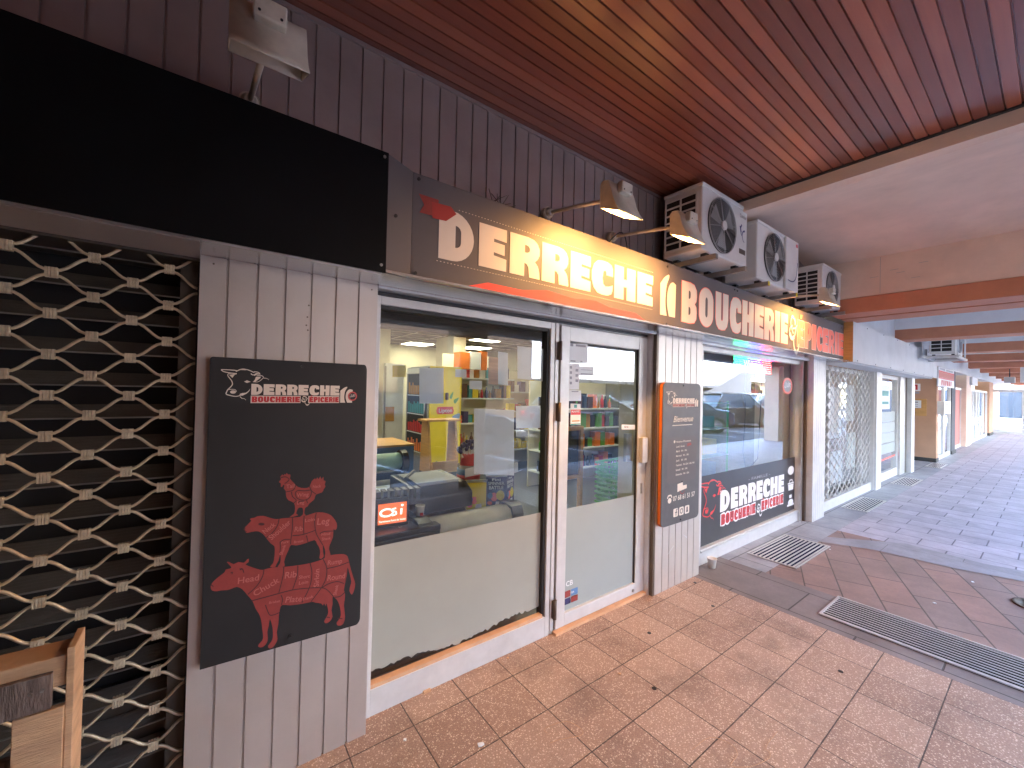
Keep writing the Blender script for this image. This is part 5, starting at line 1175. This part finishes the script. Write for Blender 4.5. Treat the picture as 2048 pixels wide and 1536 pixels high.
# basket stack by the door
def basket(z, label, proto=[None]):
    if proto[0]: o = clone(proto[0], (3.72, 2.80, z), label); return o
    t = thing('shopping_basket', label, 'basket', (3.72, 2.80, z), R(4), 'green shopping baskets stacked by the door'); m = MB()
    w0, d0, w1, d1, h = .26, .18, .30, .21, .20
    for s_ in (-1, 1):
        for k in range(11):
            f = -1+2*k/10; m.tube([(w0*f, s_*d0, 0), (w1*f, s_*d1, h)], .006, 4)
        for k in range(8):
            f = -1+2*k/7; m.tube([(s_*w0, d0*f, 0), (s_*w1, d1*f, h)], .006, 4)
    m.box(-w0, -d0, 0, w0, d0, .008); m.build('mesh_body', 'green', t)
    m = MB(); m.box(-w1-.012, -d1-.012, h-.022, w1+.012, -d1+.004, h); m.box(-w1-.012, d1-.004, h-.022, w1+.012, d1+.012, h); m.box(-w1-.012, -d1+.004, h-.022, -w1+.004, d1-.004, h); m.box(w1-.004, -d1+.004, h-.022, w1+.012, d1-.004, h)
    m.build('rim', 'green', t); MB().tube([(-.02, -d1-.016, h-.012), (-.02+.0, -d1-.02, h-.02), (.26, -d1-.02, h-.03)], .007, 6).build('handle', 'blk', t)
    proto[0] = t; return t
for k in range(13): basket(.02+k*.052, 'green basket in the tall nested stack behind the glass door' if k < 12 else 'topmost green basket of the nested stack behind the glass door')
GB = thing('pine_rack', 'pine framed rack with dark panel left of the green baskets', 'rack')
m = MB(); m.box(2.82, 2.9, 0, 2.85, 2.94, 1.24); m.box(3.06, 2.9, 0, 3.10, 2.94, 1.24); m.box(2.821, 2.899, 1.20, 3.099, 2.941, 1.239); m.box(2.821, 2.899, .72, 3.099, 2.941, .75); m.build('frame', 'pine', GB); bx('panel', 'blk', 2.85, 2.93, .75, 3.06, 2.938, 1.20, GB)
# taped papers on the panes, and one painted reflection
def pane_sheet(a, b, c, d, m1, label, y=2.038, tp=False, skew=0):
    p_ = [oy(a, b, y), oy(c, b+skew, y), oy(c, d+skew, y), oy(a, d, y)]
    t = tag(MB().prism([tuple(v) for v in p_], (0, .0012, 0)).build('taped_paper', m1), label, 'paper'); 
    return t
pane_sheet(785, 731, 812, 754, 'papery', 'small yellow note on the big window')
pane_sheet(839, 736, 887, 807, 'paper', 'pale blank sheet taped over the yellow fridge panel', skew=0)
pane_sheet(911, 738, 933, 754, 'paper', 'tiny pale card taped beside the cream pillar', skew=1)
pane_sheet(939, 761, 964, 778, 'paper', 'small pale card below the orange cartons', skew=1)
pane_sheet(977, 713, 996, 768, 'woodraw', 'tan menu sheet hanging at the upper window', skew=2)
pane_sheet(996, 703, 1016, 768, 'paper', 'crumpled white sheet beside the tan menu sheet', skew=3)
pane_sheet(948, 817, 1028, 948, 'paper', 'largest blank white sheet taped in the middle of the window', skew=3)
pane_sheet(1032, 812, 1081, 857, 'paper', 'white notice taped at the right of the window', skew=-1)
pane_sheet(1035, 692, 1089, 757, 'paper', 'white sheet painted as the facade reflection in the upper right window corner', skew=6)  # white sheet stands in for the reflected white facade
for a, b, c, d, lb in ((930, 938, 958, 955, 'left'), (1015, 930, 1036, 950, 'right')): pane_sheet(a, b, c, d, 'tape', 'strip of wrinkled tape at the %s foot of the largest sheet' % lb, skew=-6)
yd = 1.9985
def door_sheet(a, b, c, d, m1, label, extra=None):
    p_ = [oy(a, b, yd), oy(c, b+1, yd), oy(c, d, yd), oy(a, d, yd)]
    t = tag(MB().prism([tuple(v) for v in p_], (0, -.0006, 0)).build('door_sticker', m1), label, 'sticker')
    if extra:
        g = []
        for mm, u0, v0, u1, v1 in extra:
            x0, z0, x1, z1 = p_[3].x, p_[3].z, p_[1].x, p_[1].z; g.append((mm, [[(x0+(x1-x0)*u0, z0+(z1-z0)*v0), (x0+(x1-x0)*u1, z0+(z1-z0)*v0), (x0+(x1-x0)*u1, z0+(z1-z0)*v1), (x0+(x1-x0)*u0, z0+(z1-z0)*v1)]]))
        art('print', g, yd-.0006, t, .0008)
    return t, p_
door_sheet(1137, 687, 1175, 726, 'paper', 'printed white sheet at the top corner of the door glass', [('grey_ink', .06, .8, .22, .95), ('grey_ink', .35, .82, .9, .92), ('grey_ink', .08, .08, .35, .14), ('grey_ink', .6, .1, .72, .15)])
door_sheet(1158, 733, 1187, 751, 'paper', 'small ruled card on the door glass', [('grey_ink', .1, .15, .9, .25), ('grey_ink', .1, .6, .9, .64)])
door_sheet(1135, 727, 1158, 779, 'white_ink', 'tall white pictogram sheet on the door glass', [('grey_ink', .15, .8, .35, .9), ('grey_ink', .15, .6, .35, .7), ('grey_ink', .15, .4, .35, .5), ('grey_ink', .15, .2, .35, .3), ('grey_ink', .65, .7, .9, .8), ('grey_ink', .65, .5, .9, .6), ('grey_ink', .65, .3, .9, .4)])
door_sheet(1134, 780, 1162, 802, 'white_ink', 'blank white sheet above the alarm sticker', [('grey_ink', .3, .85, .8, .93)])
t, p_ = door_sheet(1141, 807, 1161, 850, 'paper', 'red and white alarm sticker on the door glass', [('lred', 0, .48, 1, .73), ('teal', .0, .0, 1, .06), ('teal', .3, .82, .6, .97), ('jar', .1, .16, .9, .21)])
words('lettering', [('ALARME', p_[3].x+.004, p_[3].z+(p_[1].z-p_[3].z)*.60, .014, (p_[1].x-p_[3].x)*.85, 0)], yd-.002, t, 'white_ink', .001)
t, p_ = door_sheet(1243, 849, 1270, 859, 'white_ink', 'narrow white price label on the door glass'); words('lettering', [('first', p_[3].x+.03, p_[3].z+.012, .014, .05, 0)], yd-.002, t, 'black', .001)
t, p_ = door_sheet(1126, 1143, 1157, 1214, 'paper', 'payment card sticker at the foot of the door', [('teal', .05, .55, .95, .97), ('sheet_red', .05, .28, .45, .5), ('blue', .5, .28, .95, .5), ('navy', .05, .05, .45, .25), ('sheet_red', .5, .05, .95, .25)])
words('lettering', [('CB', p_[3].x+.02, p_[3].z+(p_[1].z-p_[3].z)*.66, .035, .065, 0), ('VISA', p_[3].x+.06, p_[3].z+(p_[1].z-p_[3].z)*.36, .014, .04, 0)], yd-.003, t, 'white_ink', .001)
SGN = thing('grey_holder', 'grey leaflet holder behind the door handle', 'holder'); bx('holder', 'acgrey', 2.66, 2.03, 1.05, 2.73, 2.06, 1.27, SGN)
# LED sign and green rack behind the second window
LE = thing('led_sign', 'glowing open sign in green, blue and red hanging in the second window', 'sign', (4.58, 2.10, 1.85))
bx('back_plate', 'blk', 0, .01, 0, .98, .03, .20, LE)
for mtl, x0, x1 in (('ledg', .0, .33), ('ledb', .33, .70), ('ledr', .70, .98)):
    m = MB()
    for r_ in range(8):
        for c_ in range(int((x1-x0)/.022)):
            if (r_ in (0, 7)) or (c_*7+r_*3) % 4: m.box(x0+.004+c_*.022, .004, .012+r_*.024, x0+.016+c_*.022, .0095, .022+r_*.024)
    m.build('led_dots', mtl, LE)['kind'] = 'stuff'
words('lettering', [('Welcome', .22, .055, .09, .50, 0)], .004, LE, 'scrw', .002)
MB().tube([(.30, .02, 0), (.32, .02, -.5), (.28, .02, -.9), (.36, .02, -1.1)], .004, 5).tube([(.75, .02, 0), (.70, .02, -.6), (.66, .02, -1.0), (.5, .03, -1.08)], .005, 5).build('cable', 'blk', LE)
GK = thing('wire_rack', 'green wire rack with yellow and blue packets behind the second window', 'rack', (3.9, 2.25, 0))
m = MB()
for x in (0, .86): m.tube([(x, 0, 0), (x, 0, 1.52)], .012, 6).tube([(x, .3, 0), (x, .3, 1.52)], .012, 6)
m.build('post', 'green', GK); m = MB()
for k in range(44): m.tube([(k*.02, -.005, .5), (k*.02, -.005, 1.5)], .0018, 4)
for z in (.62, .92, 1.22, 1.5): m.tube([(0, -.01, z), (.86, -.01, z)], .008, 5); m.box(0, 0, z-.006, .86, .3, z)
m.build('wires', 'mint', GK)
for x, z, w_, h, c_ in ((.1, .93, .66, .16, 'yellow'), (.1, .63, .3, .16, 'soft_ink'), (.45, .63, .3, .2, 'blue'), (.1, 1.23, .6, .12, 'teal')):
    tag(bx('goods_pack', c_, 3.9+x, 2.32, z, 3.9+x+w_, 2.5, z+h), {'yellow': 'yellow packets on the middle shelf of the green wire rack', 'soft_ink': 'pink packets on the low shelf of the green wire rack', 'blue': 'blue packets on the low shelf of the green wire rack', 'teal': 'green packets on the top shelf of the green wire rack'}[c_], 'packet')

# ================================================================== ACROSS THE STREET (seen reflected)
OB = thing('street_building', 'white rendered building across the street with dark shop windows', 'building')
bx('wall', 'white_wall', 14.9, -24, 2.25, 41.0, -14, 9, OB); bx('ground_floor', 'greywall', 14.9, -24, 0, 41.0, -14.1, 2.25, OB)
O0 = thing('street_building', 'low brown building added opposite to keep the butcher window reflection dark', 'building'); bx('wall', 'brickwall', -14, -24, 0, 14.85, -14, 7, O0)  # brown block added for a dark reflection and warm bounced light
for i in range(7): bx('window', 'dark', -12+i*3.8, -14.05, 1.0, -9.8+i*3.8, -13.99, 2.6, O0)
EB = thing('street_building', 'cream building closing the far end beyond the arcade', 'building'); bx('wall', 'cream', 64, -9, 0, 74, 20, 8, EB); bx('ground_band', 'greywall', 63.9, -9, 0, 63.99, 20, 2.6, EB)
for i in range(7): bx('window', 'carglass', 63.85, -8+i*4, 3.6, 63.99, -6+i*4, 5.2, EB)
for i in range(7): bx('shop_glass', 'carglass', 16+i*3.5, -14.1, .4, 18.6+i*3.5, -14.06, 2.0, OB); bx('canopy', 'greywall', 15.6+i*3.5, -14.0, 2.1, 18.9+i*3.5, -13.3, 2.3, OB)
MB().prism([(26, -13.2, 0), (41.0, -13.2, 0), (41, -13.2, 4.2), (37.5, -13.2, 3.1), (33, -13.2, 1.7), (26, -13.2, .5)], (0, -.6, 0)).build('facade_shade_slab', 'greywall', OB)  # made-up grey slab shaped as the diagonal shadow on the white facade
O2 = thing('street_building', 'ochre arcaded building further along the street', 'building')
m = MB(); m.box(41.05, -24, 2.9, 75, -13.6, 3.2); m.build('cornice', 'white_wall', O2); bx('wall', 'greywall', 41.1, -24, 3.2, 75, -14, 8, O2); bx('shop_front', 'ochre', 41.1, -24, 0, 75, -15.5, 2.9, O2)
m = MB()
for i in range(8):
    x0 = 41.1+i*4.2; pts = [(x0, 2.9), (x0, 2.1), (x0+.5, 2.1)]+[(x0+.5+1.6*(1-math.cos(math.pi*k/10)), 2.1+.62*math.sin(math.pi*k/10)) for k in range(11)]+[(x0+4.2, 2.1), (x0+4.2, 2.9)]
    m.prism([(a, -13.9, b) for a, b in pts], (0, -.4, 0)); m.box(x0, -14.3, 0, x0+.5, -13.9, 2.1)
m.build('arches', 'ochre', O2)
for i in range(6): bx('shop_sign', 'sheet_red', 46+i*4.2, -15.46, 1.8, 49+i*4.2, -15.4, 2.2, O2); bx('window', 'carglass', 42+i*4.2, -15.46, .4, 44.4+i*4.2, -15.4, 1.7, O2)
def car(x, y, rz, mt_, label, suv=False):
    t = thing('parked_car', label, 'car', (x, y, -.012), rz); L_, W_, H_ = (4.3, .88, 1.62) if suv else (4.2, .86, 1.46)
    lo = [(-L_/2, .35), (-L_/2+.03, .75), (-L_/2+.25, .92), (-L_/2+1.0, 1.0), (L_/2-.9, 1.0), (L_/2-.15, .95), (L_/2, .7), (L_/2, .3), (L_/2-.5, .22), (-L_/2+.4, .22)]
    m = MB(); m.prism([(a, -W_, b) for a, b in lo], (0, 2*W_, 0)); m.build('body', mt_, t, bev=.06)
    a0, a1, b0, b1 = -L_/2+.95, L_/2-.25, -L_/2+1.75, L_/2-.75
    m = MB(); v = [m.bm.verts.new(p_) for p_ in [(a0,-W_+.04,.98),(a1,-W_+.04,.98),(a1,W_-.04,.98),(a0,W_-.04,.98),(b0,-W_+.2,H_),(b1,-W_+.2,H_),(b1,W_-.2,H_),(b0,W_-.2,H_)]]
    for q in ((4,5,6,7),(0,1,5,4),(1,2,6,5),(2,3,7,6),(3,0,4,7)): m._f([v[i] for i in q])
    m.build('cabin_glass', 'carglass', t)
    m = MB(); m.box(b0-.05, -W_+.2, H_-.02, b1+.1, W_-.2, H_+.03, .02)
    for s_ in (-1, 1):
        m.tube([(a0, s_*(W_-.04), .98), (b0, s_*(W_-.2), H_)], .035, 6); m.tube([(a1, s_*(W_-.04), .98), (b1, s_*(W_-.2), H_)], .045, 6); m.tube([(.1, s_*(W_-.03), .98), (.1, s_*(W_-.2), H_)], .035, 6)
        if suv: m.tube([(b0, s_*(W_-.25), H_+.06), (b1, s_*(W_-.25), H_+.06)], .02, 6)
    m.build('roof', mt_, t)
    for a in (-L_/2+.85, L_/2-.85):
        for s_ in (-1, 1):
            w0 = MB(); w0.tube([(a, s_*(W_-.16), .33), (a, s_*(W_+.02), .33)], .33, 24); o = w0.build('wheel', 'tyre', t); MB().tube([(a, s_*(W_-.1), .33), (a, s_*(W_+.03), .33)], .2, 16).build('rim', 'carsil', o)
    for s_ in (-1, 1): bx('headlight', 'acw', -L_/2-.01, s_*.62-.16, .68, -L_/2+.12, s_*.62+.16, .82, t, .02); bx('tail_light', 'lred', L_/2-.1, s_*.68-.1, .75, L_/2+.01, s_*.68+.1, .92, t, .02)
    bx('number_plate', 'white_ink', -L_/2-.02, -.26, .42, -L_/2-.002, .26, .53, t); bx('mirror', mt_, b0-.2, -W_-.12, .98, b0-.05, -W_+.05, 1.12, t, .02); bx('mirror', mt_, b0-.2, W_-.05, .98, b0-.05, W_+.12, 1.12, t, .02)
    return t
car(16.1, -5.6, R(205), 'carblu', 'dark blue hatchback parked with its nose towards the lettered window')
car(21.4, -5.9, R(195), 'carblk', 'black estate with roof rails parked beside the blue hatchback', True)
car(9.9, -5.0, R(205), 'carsil', 'silver car parked behind the blue hatchback')
car(26.5, -6.2, R(200), 'carsil', 'tall silver car parked beyond the black estate', True)
car(4.6, -5.6, R(200), 'carblk', 'black car parked at the left end of the row')
# small wear on the facade
m = MB()
for x, z in ((.338, 1.935), (.334, 1.885), (.331, 1.850), (.337, 1.83)): m.lathe([(.0045, 0), (.0045, .001), (0, .001)], 0, 0, 8) if False else m.disc(x, 1.9, z, .0035, 'y', .0012, 8)
m.build('dent', 'aludark', BLD)
for k, x in enumerate((.01, .60, 2.885, 3.52)): MB().disc(x, 1.9, 2.045, .0035, 'y', .0015, 8).build('rivet', 'aludark', BLD)
for x0, z0, x1, z1 in ((3.05, .28, 3.13, .33), (3.27, .40, 3.33, .36)):
    MB().prism([(x0, 1.899, z0), (x1, 1.899, z1), (x1, 1.898, z1+.012), (x0, 1.898, z0+.004)], (0, .0008, 0)).build('crease', 'alu', BLD)
m = MB()
for y in (-.9, .15, 1.2): m.box(6.0535, y, 2.78, 6.0548, y+.004, 3.19)
m.build('plaster_joint', 'acgrey', BLD)
m = MB()
for a, b in ((1.05, 3.02), (1.0, 2.98), (.88, 2.90), (1.22, 2.97), (.82, 3.05)): m.box(6.0535, a, b, 6.0548, a+.07, b+.004)
m.build('scrape', 'acgrey', BLD)
tag(MB().box(.95, 1.972, .0, .99, 1.990, .010).build('splinter', 'woodraw'), 'wood splinter lying against the sill of the big window', 'splinter')
